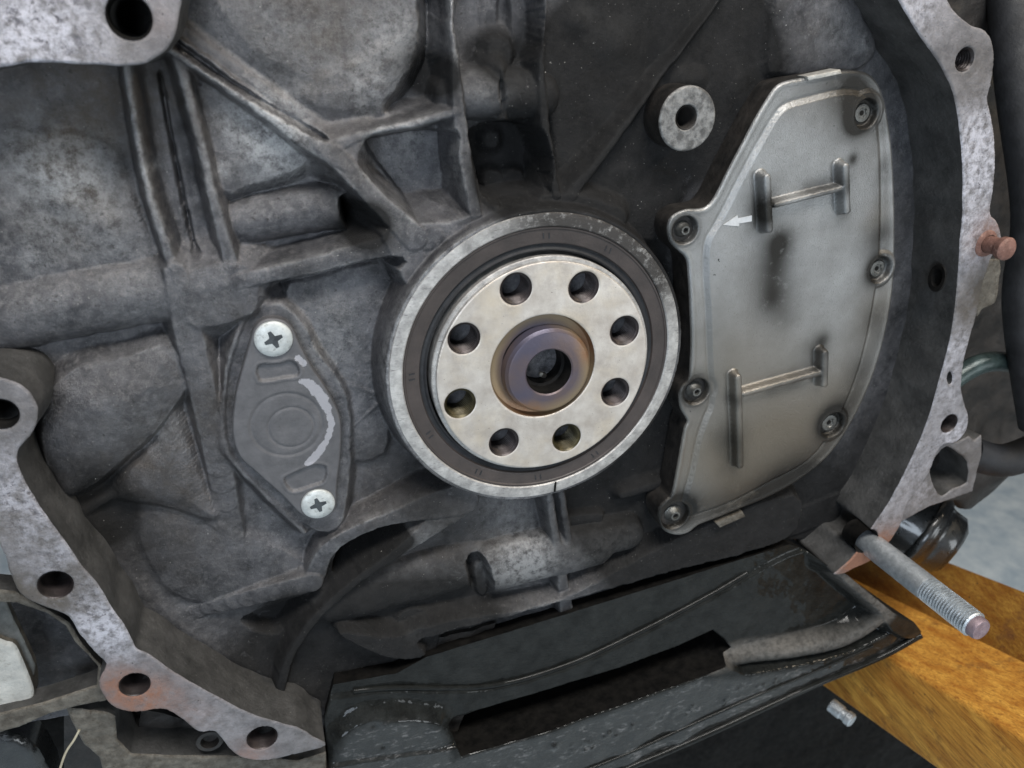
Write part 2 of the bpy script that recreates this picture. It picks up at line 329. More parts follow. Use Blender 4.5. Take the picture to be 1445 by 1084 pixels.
class MB:
    def __init__(s): s.v = []; s.f = []; s.mi = []
    def add(s, V, Fs, mi=0):
        n = len(s.v); s.v += [tuple(x) for x in V]; s.f += [tuple(i+n for i in f) for f in Fs]; s.mi += [mi]*len(Fs); return s
    def lathe(s, base, axis, prof, n=48, mi=0, caps=True, ref=None, wob=0):
        """prof: list of (radius, height along the axis); axis unit vector"""
        base = Vector(base); a = Vector(axis).normalized()
        e1 = Vector(ref) if ref else (Vector((0, 0, 1)) if abs(a.z) < .9 else Vector((1, 0, 0)))
        e1 = (e1-a*e1.dot(a)).normalized(); e2 = a.cross(e1)
        V = []; Fs = []
        for j, (r, h) in enumerate(prof):
            for i in range(n):
                t = 2*math.pi*i/n; rr = r*(1+wob*math.sin(3*t+j))
                V.append(base+a*h+(e1*math.cos(t)+e2*math.sin(t))*rr)
        for j in range(len(prof)-1):
            for i in range(n):
                k = (i+1) % n; Fs.append((j*n+i, j*n+k, (j+1)*n+k, (j+1)*n+i))
        if caps:
            if prof[0][0] > 0: Fs.append(tuple(range(n))[::-1])
            if prof[-1][0] > 0: Fs.append(tuple(range((len(prof)-1)*n, len(prof)*n)))
        return s.add(V, Fs, mi)
    def tube(s, pts, rad, n=12, mi=0):
        pts = [Vector(p) for p in pts]; V = []; Fs = []; up = Vector((0.13, 1, .2)).normalized()
        for j, p in enumerate(pts):
            d = (pts[min(j+1, len(pts)-1)]-pts[max(j-1, 0)]).normalized()
            e1 = (up-d*up.dot(d)).normalized(); e2 = d.cross(e1)
            r = rad[j] if isinstance(rad, (list, tuple)) else rad
            for i in range(n):
                t = 2*math.pi*i/n; V.append(p+(e1*math.cos(t)+e2*math.sin(t))*r)
        for j in range(len(pts)-1):
            for i in range(n):
                k = (i+1) % n; Fs.append((j*n+i, j*n+k, (j+1)*n+k, (j+1)*n+i))
        Fs.append(tuple(range(n))[::-1]); Fs.append(tuple(range((len(pts)-1)*n, len(pts)*n)))
        return s.add(V, Fs, mi)
    def prism(s, P2, z0, z1, mi=0, bev=0.0):
        """polygon P2 of (X, Z) from level z0 (back) to z1 (front)"""
        P2 = np.asarray(P2, float); n = len(P2)
        area2 = sum(P2[i][0]*P2[(i+1) % n][1]-P2[(i+1) % n][0]*P2[i][1] for i in range(n))
        if area2 < 0: P2 = P2[::-1]
        nx = np.roll(P2, -1, 0)-P2; nx /= np.maximum(np.linalg.norm(nx, axis=1, keepdims=True), 1e-6)
        nr = np.stack([nx[:, 1], -nx[:, 0]], -1); vn = nr+np.roll(nr, 1, 0); vn /= np.maximum(np.linalg.norm(vn, axis=1, keepdims=True), 1e-6)
        rings = [(P2, z0), (P2, z1-bev)] if bev else [(P2, z0), (P2, z1)]
        if bev: rings += [(P2-vn*bev*.3, z1-bev*.3), (P2-vn*bev, z1)]
        V = []; Fs = []
        for Q, z in rings: V += [(q[0], -z, q[1]) for q in Q]
        for j in range(len(rings)-1):
            for i in range(n):
                k = (i+1) % n; Fs.append((j*n+i, j*n+k, (j+1)*n+k, (j+1)*n+i))
        Fs.append(tuple(range((len(rings)-1)*n, len(rings)*n))); Fs.append(tuple(range(n))[::-1])
        return s.add(V, Fs, mi)
    def build(s, name, mats, parent=None, smooth=True, ang=35, attrs=None, label=None):
        o = mk(name, s.v, s.f, mats, parent, smooth, s.mi, attrs, label=label)
        if smooth: sharp(o, ang)
        return o
def sharp(o, ang):
    import bmesh
    b = bmesh.new(); b.from_mesh(o.data); a = math.radians(ang)
    bmesh.ops.recalc_face_normals(b, faces=b.faces)
    for e in b.edges:
        e.smooth = not (len(e.link_faces) != 2 or e.calc_face_angle(0) > a)
    b.to_mesh(o.data); b.free()

def sheet(name, P, hfun, sp, zbot, mats, parent, holes=(), attrs=None, draft=0.0, rows=3, rough=0.0, warp=0.0, label=None):
    """a plate with the outline P (X, Z), circular holes (x, z, r) or polygons, top height hfun(X, Z, sd), walls down to zbot"""
    x0, x1, z0, z1 = P[:, 0].min()-3*sp, P[:, 0].max()+3*sp, P[:, 1].min()-3*sp, P[:, 1].max()+3*sp
    xs = np.arange(x0, x1, sp); zs = np.arange(z0, z1, sp); X, Z = np.meshgrid(xs, zs)
    def sdf(X, Z):
        s = sd_poly(X, Z, P, 1e3)
        if warp: s = s+warp*fbm(X, Z, 20, 2, 5)
        for h in holes:
            if isinstance(h, np.ndarray): s = np.maximum(s, -sd_poly(X, Z, h, 1e3))
            else: s = np.maximum(s, h[2]-np.hypot(X-h[0], Z-h[1]))
        return s
    sd = sdf(X, Z); gz, gx = np.gradient(sd, sp); g = np.maximum(np.hypot(gx, gz), 1e-6); gx /= g; gz /= g
    ins = sd < -0.35*sp
    keep = ins[:-1, :-1] | ins[1:, :-1] | ins[:-1, 1:] | ins[1:, 1:]
    Xs = np.where(ins, X, X-sd*gx); Zs = np.where(ins, Z, Z-sd*gz); sds = np.where(ins, sd, 0.0)
    idx = np.arange(X.size).reshape(X.shape)
    q = np.stack([idx[:-1, :-1], idx[:-1, 1:], idx[1:, 1:], idx[1:, :-1]], -1)[keep]
    used, inv = np.unique(q, return_inverse=True); q = inv.reshape(q.shape)
    xv, zv, sv = Xs.ravel()[used], Zs.ravel()[used], sds.ravel()[used]; gxx, gzz = gx.ravel()[used], gz.ravel()[used]
    hv = hfun(xv, zv, sv)
    V = np.stack([xv, -hv, zv], -1)
    e = np.concatenate([q[:, [0, 1]], q[:, [1, 2]], q[:, [2, 3]], q[:, [3, 0]]])
    key = np.sort(e, 1); code = key[:, 0]*len(V)+key[:, 1]
    _, first, cnt = np.unique(code, return_index=True, return_counts=True); be = e[first[cnt == 1]]
    bu, binv = np.unique(be, return_inverse=True); be = binv.reshape(be.shape)
    nb = len(bu); allV = [V]; quads = [q]; off = len(V)
    sm_ = V[bu].copy(); gs = np.stack([gxx[bu], gzz[bu]], -1)
    for _ in range(14):
        acc = np.zeros_like(sm_); ag = np.zeros_like(gs); n_ = np.zeros(nb)
        for a_, b__ in ((0, 1), (1, 0)):
            np.add.at(acc, be[:, a_], sm_[be[:, b__]]); np.add.at(ag, be[:, a_], gs[be[:, b__]]); np.add.at(n_, be[:, a_], 1)
        n_ = np.maximum(n_, 1)[:, None]; sm_ = .5*sm_+.5*acc/n_; gs = .5*gs+.5*ag/n_
    sm_[:, 1] = V[bu][:, 1]
    for r in range(rows+1):
        f = r/rows; p = V[bu]*(1-min(1, f*4))+sm_*min(1, f*4); zt = -p[:, 1]; zz = zt+(zbot-zt)*f
        dn = draft*f+(rough*fbm(p[:, 0]+zz*.8, p[:, 2]+zz*.6, 40, 2, 3)*min(1, f*3) if rough else 0)
        p[:, 0] += gs[:, 0]*dn; p[:, 2] += gs[:, 1]*dn; p[:, 1] = -zz; allV.append(p)
    for r in range(rows):
        a = off+r*nb; b = a+nb
        quads.append(np.stack([be[:, 1]+a, be[:, 0]+a, be[:, 0]+b, be[:, 1]+b], -1))
    Vall = np.concatenate(allV); Q = np.concatenate(quads)
    mi = np.concatenate([np.zeros(len(q), int)]+[np.ones(len(be), int)]*rows)
    at = None
    if attrs: at = {k: f(Vall[:, 0], Vall[:, 2]) for k, f in attrs.items()}
    return mk(name, Vall, Q, mats, parent, True, mi if len(mats) > 1 else mi*0, at, label=label)
def rnd(sd, b):
    """drop of a rounded edge of radius b"""
    t = np.clip(1+sd/b, 0, 1); return b*(1-np.sqrt(1-t*t*.999))
def ell(px, py, rx, ry=None, z=0, n=28, rot=0):
    ry = ry or rx; t = np.linspace(0, 2*np.pi, n, endpoint=False); c, s_ = math.cos(rot), math.sin(rot)
    x = rx*np.cos(t); y = ry*np.sin(t); return poly(np.stack([px+c*x-s_*y, py+s_*x+c*y], -1), z)
def hole(px, py, r_u, z): X, Z = UZ(px, py, z); return (float(X), float(Z), r_u)
def bore(parent, h, z0, depth, mat, thread=0.0, name='bolt_hole', floor=None, n=40):
    """the inside of a hole: a tube with a chamfered mouth, thread ridges and a dark floor"""
    x, z, r = h; prof = [(r+.1, -.3), (r-1.6, -2.2)]; y = -2.2
    if thread:
        while y > -depth*.8: prof += [(r-1.6, y), (r-3.4, y-thread*.35), (r-3.4, y-thread*.6), (r-1.6, y-thread)]; y -= thread
    prof += [(r-1.8, -depth)]
    b = MB(); b.lathe((x, -z0, z), (0, -1, 0), prof, n, 0, False)
    b.lathe((x, -z0, z), (0, -1, 0), [(r-1.8, -depth), (0.01, -depth-3)], n, 1, False)
    return b.build(name, [mat, floor or M['black']], parent, ang=50)

# ------------------------------------------------------------------ the cast rear wall of the block (relief with real depth)
block = thing('engine_block', 'large oily cast aluminium engine block with ribbed rear wall and bolted rim', 'engine block', (300, 0, -500))
ZB = -80.0
class Relief:
    def __init__(s, x0, x1, z0, z1, sp, base):
        s.sp = sp; s.X, s.Z = np.meshgrid(np.arange(x0, x1, sp), np.arange(z0, z1, sp)); s.H = np.full(s.X.shape, float(base)); s.ID = np.zeros(s.X.shape, np.int32); s.names = ['rear_wall']
    def box(s, P, m):
        x0, x1, z0, z1 = P[:, 0].min()-m, P[:, 0].max()+m, P[:, 1].min()-m, P[:, 1].max()+m
        i0 = max(int((x0-s.X[0, 0])/s.sp), 0); i1 = max(min(int((x1-s.X[0, 0])/s.sp)+2, s.X.shape[1]), 0)
        j0 = max(int((z0-s.Z[0, 0])/s.sp), 0); j1 = max(min(int((z1-s.Z[0, 0])/s.sp)+2, s.X.shape[0]), 0)
        return (slice(j0, j1), slice(i0, i1))
    def put(s, sl, f, k, name):
        h = s.H[sl]
        if name:
            s.names.append(name); s.ID[sl] = np.where(f > h, len(s.names)-1, s.ID[sl])
        s.H[sl] = smax(h, f, k)
    def rib(s, pts, w, z, slope=3.0, k=7, name='rib', rough=.8, round_=0.0):
        """a raised ridge: pts in pixels, w = width of its top in pixels (one number or one per point), z its level (one or per point)"""
        slope *= 1.5; k = k+1; w = [x*1.18 for x in w] if hasattr(w, '__len__') else w*1.18; n = len(pts); w = list(w) if hasattr(w, '__len__') else [w]*n; zz = list(z) if hasattr(z, '__len__') else [z]*n
        P = np.array([poly([p], zz[i])[0] for i, p in enumerate(pts)]); hw = [w[i]*.5*scl(pts[i][0], pts[i][1], zz[i]) for i in range(n)]
        Q = catmull(np.column_stack([P, hw, zz]), 5, False) if n > 2 else np.column_stack([P, hw, zz])
        sl = s.box(Q[:, :2], max(hw)+60); X, Z = s.X[sl], s.Z[sl]
        if X.size == 0: return
        X2 = X+rough*2*vnoise(X, Z, 9, 3)+rough*1.6*vnoise(X, Z, 23, 4); Z2 = Z+rough*2*vnoise(X, Z, 9, 5)+rough*1.6*vnoise(X, Z, 23, 6)
        f = np.full(X.shape, -1e3)
        for i in range(len(Q)-1):
            d, t = seg_d(X2, Z2, Q[i, :2], Q[i+1, :2]); ww = Q[i, 2]*(1-t)+Q[i+1, 2]*t; zt = Q[i, 3]*(1-t)+Q[i+1, 3]*t
            if round_: f = np.maximum(f, zt-np.where(d < ww, round_*(1-np.sqrt(np.clip(1-(d/ww)**2, 0, 1))), round_+(d-ww)*slope))
            else: f = np.maximum(f, zt-slope*np.maximum(d-ww, 0)-1.5*(np.minimum(d/ww, 1))**2)
        s.put(sl, f, k, name)
    def pad(s, pts, z, slope=2.5, k=7, name='raised_pad', dome=0, domeR=40, sm=4, px=True, rough=1.5, tilt=None):
        P = poly(pts, z, sm) if px else pts; sl = s.box(P, 70); X, Z = s.X[sl], s.Z[sl]
        if X.size == 0: return
        sd = sd_poly(X, Z, P, 90)+rough*2*vnoise(X, Z, 17, 8)
        f = z-slope*np.maximum(sd, 0)+(dome*(1-np.clip(1+sd/domeR, 0, 1)**2) if dome else 0)
        if tilt: f = f+tilt[0]*(X-P[:, 0].mean())+tilt[1]*(Z-P[:, 1].mean())
        s.put(sl, f, k, name)
    def pit(s, pts, z, slope=2.5, k=8, sm=4, px=True, name=None, zm=-38):
        zm = max(zm, z+8); P = poly(pts, zm, sm) if px else pts; sl = s.box(P, 70); X, Z = s.X[sl], s.Z[sl]
        if X.size == 0: return
        sd = sd_poly(X, Z, P, 90)+2.0*vnoise(X, Z, 13, 9)
        f = np.maximum(z, zm+slope*1.7*sd)+np.maximum(sd, 0)*6; s.H[sl] = smin(s.H[sl], f, min(k, 6))
    def bump(s, px, py, r, a, z=-60):
        x, zc = UZ(px, py, z); R = r*scl(px, py, z); P = np.array([[x, zc]]); sl = s.box(P, 3*R)
        s.H[sl] += a*np.exp(-((s.X[sl]-x)**2+(s.Z[sl]-zc)**2)/R**2)
R = Relief(-340, 1340, -1180, 170, 1.9, ZB)
R.H += 5*fbm(R.X, R.Z, 120, 3, 1)
# --- broad surfaces first
R.pad([(-60,200),(60,190),(150,205),(175,260),(205,330),(235,385),(150,400),(40,430),(-60,440)], -70, 1.2, 14, 'raised_pad', 6, 40)
R.bump(150, 320, 30, 5); R.bump(95, 290, 22, 4)
R.pad([(-60,90),(190,95),(180,160),(150,190),(-60,200)], -82, 1., 18, None, 4)
R.pad([(258,-60),(262,20),(300,62),(420,150),(450,176),(560,172),(600,150),(622,60),(620,-60)], -60, 1.3, 12, 'raised_pad', 10, 60)           # hump at the top
R.pad([(310,-60),(330,40),(400,92),(460,108),(560,55),(585,15),(580,-60)], -50, .7, 14, None, 3, 40)
R.pad([(460,112),(560,60),(588,25),(585,70),(520,145),(470,150),(430,135)], -49, .6, 14, None, 4, 40)
R.pit([(592,-40),(628,-40),(632,60),(640,150),(560,168),(540,150),(585,80)], -92, 1.2, 10, zm=-50)
R.rib([(245,35),(330,98),(395,144),(445,178)], 15, -50, 1.0, 8, 'rib')
R.pad([(282,130),(300,125),(350,150),(400,185),(432,222),(400,246),(345,262),(318,268),(300,200)], -62, 1.2, 8, 'raised_pad', 5)      # light facet
R.rib([(345,318),(400,306),(470,296),(520,300)], 58, [-56]*4, 1.4, 7, 'oil_gallery', .8, 24)
R.pit([(478,282),(500,274),(528,290),(546,312),(538,332),(505,340),(484,320)], -150, 4, 5, zm=-50)
R.pad([(110,520),(180,505),(235,490),(262,540),(245,572),(214,612),(165,655),(120,690),(85,690),(60,620),(70,560)], -52, 1.9, 5, 'raised_pad', 16, 60)
R.pad([(238,572),(256,610),(292,700),(300,730),(230,712),(170,700),(185,668),(222,625)], -60, 1.3, 6, 'raised_pad', 8, 30)
R.rib([(78,690),(130,770),(190,850),(262,912),(350,962),(440,1000)], 34, -70, .5, 22, None)
R.rib([(92,745),(140,708),(200,693),(260,708),(310,745)], 9, -68, .9, 10, None)
R.pad([(200,730),(300,740),(420,790),(430,830),(300,850),(230,820)], -72, 1., 14, None, 5)
R.bump(150, 560, 50, 6); R.bump(75, 250, 30, 5)
R.rib([(-60,470),(60,446),(180,425),(300,408),(352,402)], [90,88,84,76,60], [-50,-46,-42,-40,-42], 2.2, 8, 'oil_gallery', 1, 30)
R.pad([(262,392),(330,372),(362,395),(358,436),(340,448),(285,462),(262,440)], -40, 1.2, 10, None, 2, 25)
# --- ribs
R.rib([(176,70),(193,190),(213,285),(252,400)], [8,8,9,12], -42, 2.2, 6)
R.rib([(250,70),(264,128),(287,220),(303,290),(330,390)], [16,12,11,11,18], -40, 2.2, 6)
R.pit([(203,98),(236,96),(252,180),(282,330),(290,366),(262,370),(240,300),(214,170)], -94, 2.4, 8)
R.rib([(225,50),(300,104),(370,155),(430,200),(474,222),(534,286),(585,335)], [22,17,14,17,24,22,30], [-36,-33,-31,-30,-28,-26,-24], 2.4, 6)
R.pad([(432,190),(470,196),(520,186),(505,215),(500,240),(470,230)], -31, 1.6, 8, None)
R.pit([(250,54),(330,112),(448,184),(445,190),(330,124),(250,68)], -62, 1.6, 5, zm=-44)
R.rib([(470,208),(520,188),(580,176),(645,158)], [16,9,8,10], -30, 2.8, 5)
R.rib([(636,-60),(640,20),(643,90),(648,150),(657,225),(672,300)], [9,9,10,15,16,15], [-36,-34,-32,-30,-28,-26], 3, 5)
R.pad([(775,-70),(1110,-70),(1090,100),(1060,150),(960,320),(880,330),(800,300),(785,200)], -72, 1, 12, None, 0)
R.rib([(768,-60),(768,0),(764,70),(767,150),(776,215),(786,275)], [8,8,8,10,10,10], [-42,-40,-38,-36,-35,-34], 3, 3)
R.pit([(650,-40),(760,-40),(758,92),(655,98)], -104, 3, 8)
R.rib([(690,-40),(690,80)], 20, -98, 1.4, 8, None); R.rib([(735,-40),(740,85)], 26, -88, 1.4, 8, None)
R.rib([(650,136),(710,134),(768,138)], [58,62,56], -40, 3, 5, 'bearing_saddle', .8, 32)
R.rib([(709,100),(712,172)], 3, -44, 1, 2, None); R.pit([(704,112),(711,112),(714,170),(708,170)], -56, 2, 4, zm=-42)
R.pad([(690,60),(712,58),(722,78),(710,95),(692,90)], -74, 1.5, 8, 'boss', 5)
R.pit([(670,182),(762,176),(774,272),(690,290),(678,250)], -122, 5, 6)
R.pad([(684,190),(702,190),(700,208),(686,206)], -112, 1.5, 8, 'boss'); R.pad([(686,244),(706,246),(706,262),(686,262)], -112, 1.5, 8, 'boss')
R.pad([(716,244),(736,244),(738,262),(718,262)], -112, 1.5, 8, 'boss')
R.pit([(512,206),(545,188),(636,180),(648,220),(651,296),(612,319),(586,310),(548,266)], -98, 3.4, 5, zm=-30)
R.pad([(540,330),(590,318),(640,312),(690,300),(700,300),(640,345),(580,400),(560,370)], -27, 2.5, 6, 'web', 0)
R.rib([(310,408),(345,396),(430,378),(500,360),(556,346),(610,335)], [16,18,20,22,24,26], [-40,-36,-34,-31,-28,-26], 2.4, 5)
R.pad([(385,420),(440,395),(555,372),(562,420),(548,500),(545,560),(540,640),(470,640),(455,550),(430,480)], -68, 1.4, 9, 'raised_pad', 6, 60)
R.pit([(372,415),(395,400),(552,362),(550,380),(430,408),(412,432),(385,440)], -100, 2.4, 8)
R.rib([(575,368),(556,430),(545,500),(552,580)], 7, -48, 2.6, 6, None)
R.rib([(468,536),(520,552),(545,560)], 4, -64, 1., 5, None)
R.rib([(500,600),(545,560)], 3, -64, 1., 5, None)
R.pad([(352,445),(368,432),(392,430),(424,452),(450,500),(488,560),(494,640),(486,720),(470,748),(430,742),(380,700),(318,640),(312,590),(322,520),(336,470)], -50, 2., 7, 'mounting_pad', 0)
R.rib([(348,440),(326,500),(314,580),(322,640),(375,700),(430,752)], 5, -47, 1.4, 6, None)
R.rib([(247,385),(262,455),(288,560),(310,660),(330,770)], [24,30,30,28,24], [-38,-41,-46,-54,-74], 1.5, 9)
# --- lower part
R.rib([(270,866),(350,846),(440,824)], [16,22,24], [-78,-60,-50], 2.0, 6)
R.pit([(340,880),(440,845),(430,870),(395,910),(350,905)], -112, 2, 10, zm=-60)
R.rib([(650,706),(600,718),(550,733),(500,752),(462,778),(445,812)], [40,30,17,15,18,22], [-28,-30,-34,-40,-48,-56], 2.2, 6)
R.rib([(652,708),(600,752),(548,790),(495,828),(440,880),(408,930),(395,975)], [40,20,11,9,9,9,10], [-28,-32,-36,-40,-42,-44,-48], 2.4, 5)
R.pit([(474,800),(490,778),(530,755),(570,742),(579,750),(550,778),(515,802),(482,830),(468,836)], -175, 5, 4)
R.rib([(470,862),(540,842),(620,820),(672,806)], [52,60,62,60], -50, 2.2, 4, 'cylinder_land', 1, 26)
R.pad([(640,722),(700,712),(765,706),(768,770),(700,782),(640,800)], -78, 1.2, 12, None, 8, 40)
R.rib([(704,812),(740,803),(790,792)], [60,60,56], -34, 3, 3, 'cylinder_land', 1, 26)
R.pit([(657,792),(682,785),(694,842),(672,848)], -96, 3, 6, zm=-54)
R.pad([(672,800),(682,798),(686,834),(676,836)], -72, 2, 5, 'boss')
R.rib([(775,690),(782,740),(792,800),(800,862)], [8,8,10,14], [-30,-36,-44,-56], 2.6, 5)
R.rib([(792,690),(800,740),(808,800)], [7,7,9], [-32,-38,-46], 2.6, 5)
R.rib([(805,790),(846,781)], [52,48], -36, 3, 3, 'cylinder_land', 1, 22)
R.rib([(850,772),(892,763)], [36,34], -40, 3, 3, 'cylinder_land', .6, 18)
R.rib([(806,736),(845,732)], 12, -66, 1.4, 6, None)
R.pad([(560,880),(578,862),(604,866),(618,888),(612,925),(585,935),(560,915)], -66, 1.6, 8, 'boss', 4)
R.pit([(570,880),(590,874),(600,888),(588,902),(572,898)], -80, 1.6, 6, zm=-66)
R.pad([(480,895),(555,930),(600,925),(600,900),(790,850),(960,803),(1110,760),(1120,700),(1000,740),(900,790),(780,850),(620,880),(560,900)], -40, 3.0, 5, None, 0)
for k in range(26):
    R.bump(470+RNG.rand()*520, 905-RNG.rand()*60-(0), 8+RNG.rand()*14, (RNG.rand()-.5)*10)
# --- dark right-hand part above the crank
R.rib([(800,282),(850,222),(905,148),(960,75),(1030,-20)], [14,8,6,4,4], [-34,-40,-46,-54,-62], 1.6, 6)
R.pad([(1112,-50),(1084,88),(1120,104),(1200,98),(1236,66),(1205,0),(1190,-50)], -62, 1.6, 9, 'raised_pad', 6, 40)
R.pad([(830,250),(900,240),(960,260),(930,330),(880,320)], -70, 1., 14, None, 6, 40)
R.rib([(700,305),(800,290),(870,310)], 26, -34, 1.2, 8, None)
R.pad([(700,288),(735,284),(738,302),(704,306)], -30, 2, 5, 'boss')
R.rib([(958,112),(985,112)], 34, -66, 2, 8, 'boss', 1, 18)
R.bump(870, 60, 30, 8); R.bump(820, 30, 18, 8); R.bump(930, 100, 25, -7); R.bump(1040, 120, 30, 6)
R.rib([(880,700),(950,680)], 8, -60, 1.2, 8, None)
R.rib([(1040,760),(1110,740),(1180,715)], 30, -80, 1, 14, None)
R.pit([(672,184),(760,178),(772,270),(692,288),(680,250)], -122, 5, 4, zm=-38)
for _p in ([(684,190),(702,190),(700,208),(686,206)], [(686,244),(706,246),(706,262),(686,262)], [(716,244),(736,244),(738,262),(718,262)]): R.pad(_p, -108, 1.5, 8, 'boss')
# crank bore: a round land around the seal
cx, cz = 369.18, -465.53
rr = np.hypot(R.X-cx, R.Z-cz)
sl = (slice(None), slice(None))
f = -8-5*np.maximum(rr-229, 0); R.names.append('bore_land'); R.ID = np.where(f > R.H, len(R.names)-1, R.ID); R.H = smax(R.H, f, 8)
R.H = np.where(rr < 222, np.minimum(R.H, -45), R.H)
# cast unevenness
R.H += 1.3*fbm(R.X, R.Z, 40, 3, 2)+.35*fbm(R.X, R.Z, 9, 2, 4)
# --- which cells belong to the casting
OUT = poly([(-120,-90),(1250,-90),(1300,20),(1350,90),(1375,170),(1380,300),(1375,400),(1362,500),(1330,590),(1290,690),(1240,770),(1195,800),(1150,760),(1112,762),(960,812),(790,862),(602,922),(560,960),(480,985),(455,1040),(330,1010),(210,950),(150,880),(90,800),(30,700),(-30,640),(-120,640)], -80)
inside = sd_poly(R.X, R.Z, OUT, 1e3) < 0
gz, gx = np.gradient(R.H, R.sp); nn = np.stack([-gx, -np.ones_like(gx), -gz], -1); nn /= np.linalg.norm(nn, axis=-1, keepdims=True)
idx = np.arange(R.X.size).reshape(R.X.shape)
q = np.stack([idx[:-1, :-1], idx[:-1, 1:], idx[1:, 1:], idx[1:, :-1]], -1)
qi = inside[:-1, :-1] & inside[1:, 1:]; qid = R.ID[:-1, :-1]
oil = field(R.X, R.Z, OIL_SHADE); pale = field(R.X, R.Z, PALE); brown = field(R.X, R.Z, BROWN)
def blur(A, n):
    for ax_ in (0, 1):
        c = np.cumsum(np.pad(A, [(n+1, n) if a == ax_ else (0, 0) for a in (0, 1)], mode='edge'), ax_)
        A = (np.take(c, range(2*n+1, c.shape[ax_]), ax_)-np.take(c, range(0, c.shape[ax_]-2*n-1), ax_))/(2*n+1)
    return A
wear = np.clip((R.H-blur(R.H, 5)-2.0)/7, 0, 1)*(R.Z > -1000)*np.clip(1.1-oil, .15, 1)
pale = pale+.62*wear
# keep only the larger connected dominances as parts; slivers go back to the wall
for k, nm in enumerate(R.names):
    m = qi & (qid == k)
    if k and m.sum() < 60: qid = np.where(qid == k, 0, qid)
for k, nm in enumerate(R.names):
    m = qi & (qid == k)
    if m.sum() == 0: continue
    Q = q[m]; used, inv = np.unique(Q, return_inverse=True); Q = inv.reshape(Q.shape)
    V = np.stack([R.X.ravel()[used], -R.H.ravel()[used], R.Z.ravel()[used]], -1)
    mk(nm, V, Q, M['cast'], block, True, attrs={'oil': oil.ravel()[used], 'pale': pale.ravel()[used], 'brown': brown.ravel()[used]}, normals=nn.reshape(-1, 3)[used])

# ------------------------------------------------------------------ machined mating rims of the block
ZR = 22.0
def fl(L, zl=ZR): return lambda X, Z: field(X, Z, L, zl)
rough_top = lambda X, Z, sd: ZR-rnd(sd, 2.2)+.35*fbm(X, Z, 8, 3, 3)
def rim(name, pts, holes, A, label, zbot=-110, draft=5, warp=1.6, sm=4):
    P = poly(pts, ZR, sm)
    return sheet(name, P, rough_top, 1.9, zbot, [M['rim'], M['wall']], block, holes, A, draft, 9, 4, warp, label)
# upper left
h1 = hole(182, 24, 22, ZR)
P = [(-90,94),(40,89),(130,91),(190,92),(215,85),(236,68),(249,40),(256,0),(275,-60),(-90,-60)]
rim('mating_rim', P, [h1], {'pale': fl([(60,30,110,1.),(20,60,60,.6)]), 'pitted': fl([(60,30,90,1.)]), 'dirt': fl([(190,60,50,.35)]), 'rust': fl([(225,30,30,.12)])}, 'mottled grey rim corner with a large bolt hole')
bore(block, h1, ZR, 90, M['black'])
# left
RL = [(-80,560),(-40,530),(0,533),(30,545),(49,568),(52,592),(42,616),(26,634),(24,655),(45,698),(78,745),(112,795),(135,822),(158,858),(182,894),(191,915),(210,925),(248,951),(300,981),(341,1002),(377,1016),(418,1027),(442,1040),
      (460,1053),(420,1064),(377,1074),(345,1071),(328,1062),(316,1048),(303,1033),(280,1033),(258,1016),(236,1002),(214,1002),(190,1006),(164,1000),(148,985),(140,962),(150,938),(132,920),(112,895),(98,872),(66,858),(36,845),(18,820),(0,770),(-40,740),(-80,740)]
hl = [hole(1, 585, 19, ZR), hole(78, 826, 21, ZR), hole(190, 967, 20.5, ZR), hole(370, 1042, 23, ZR)]
rim('mating_rim', RL, hl, {'pale': fl([(30,700,50,.9),(90,800,60,.5),(130,870,45,1.),(150,890,30,1.),(60,740,50,.6),(175,925,25,.5),(300,1010,60,.25),(20,640,40,.3)]), 'pitted': fl([(40,700,60,1.),(120,850,60,.9),(90,790,40,.5)]),
     'dirt': fl([(60,690,50,.35),(110,850,60,.3),(10,830,40,1.),(60,760,30,.6),(80,850,30,.7),(110,810,25,.6),(300,1020,60,.2),(20,600,50,.5),(0,740,40,.6),(440,1045,30,.4)]), 'rust': fl([(190,985,38,1.),(160,960,25,.6),(350,1068,25,.6),(225,985,30,.4),(270,1010,30,.25)])}, 'curved rim with three bolt holes, rusty round one of them', sm=3)
for i, h in enumerate(hl): bore(block, h, ZR, 85, M['bore' if i else 'black'], floor=M['slot'] if i > 1 else None)
# right
RR = [(1240,-60),(1258,-20),(1278,18),(1302,55),(1328,92),(1346,130),(1353,170),(1359,230),(1359,300),(1355,350),(1352,400),(1345,460),(1331,520),(1311,590),(1286,650),(1256,708),(1226,752),(1208,782),(1190,800),(1176,811),(1190,810),(1208,801),(1232,790),(1246,772),
      (1258,762),(1272,738),(1280,712),(1296,690),(1312,665),(1322,640),(1332,628),(1350,624),(1364,608),(1367,588),(1360,565),(1357,545),(1361,505),(1370,475),(1379,440),(1386,405),(1392,385),(1400,362),(1412,345),(1413,330),(1407,312),(1398,300),(1403,260),(1405,220),(1402,180),(1397,155),(1394,140),(1401,110),(1403,70),(1392,44),(1370,35),(1346,14),(1328,-20),(1310,-60)]
hr = [hole(1362, 84, 16, ZR), hole(1340, 598, 18, ZR), hole(1223, 764, 26, ZR), ell(1341, 534, 4, 9, ZR)]
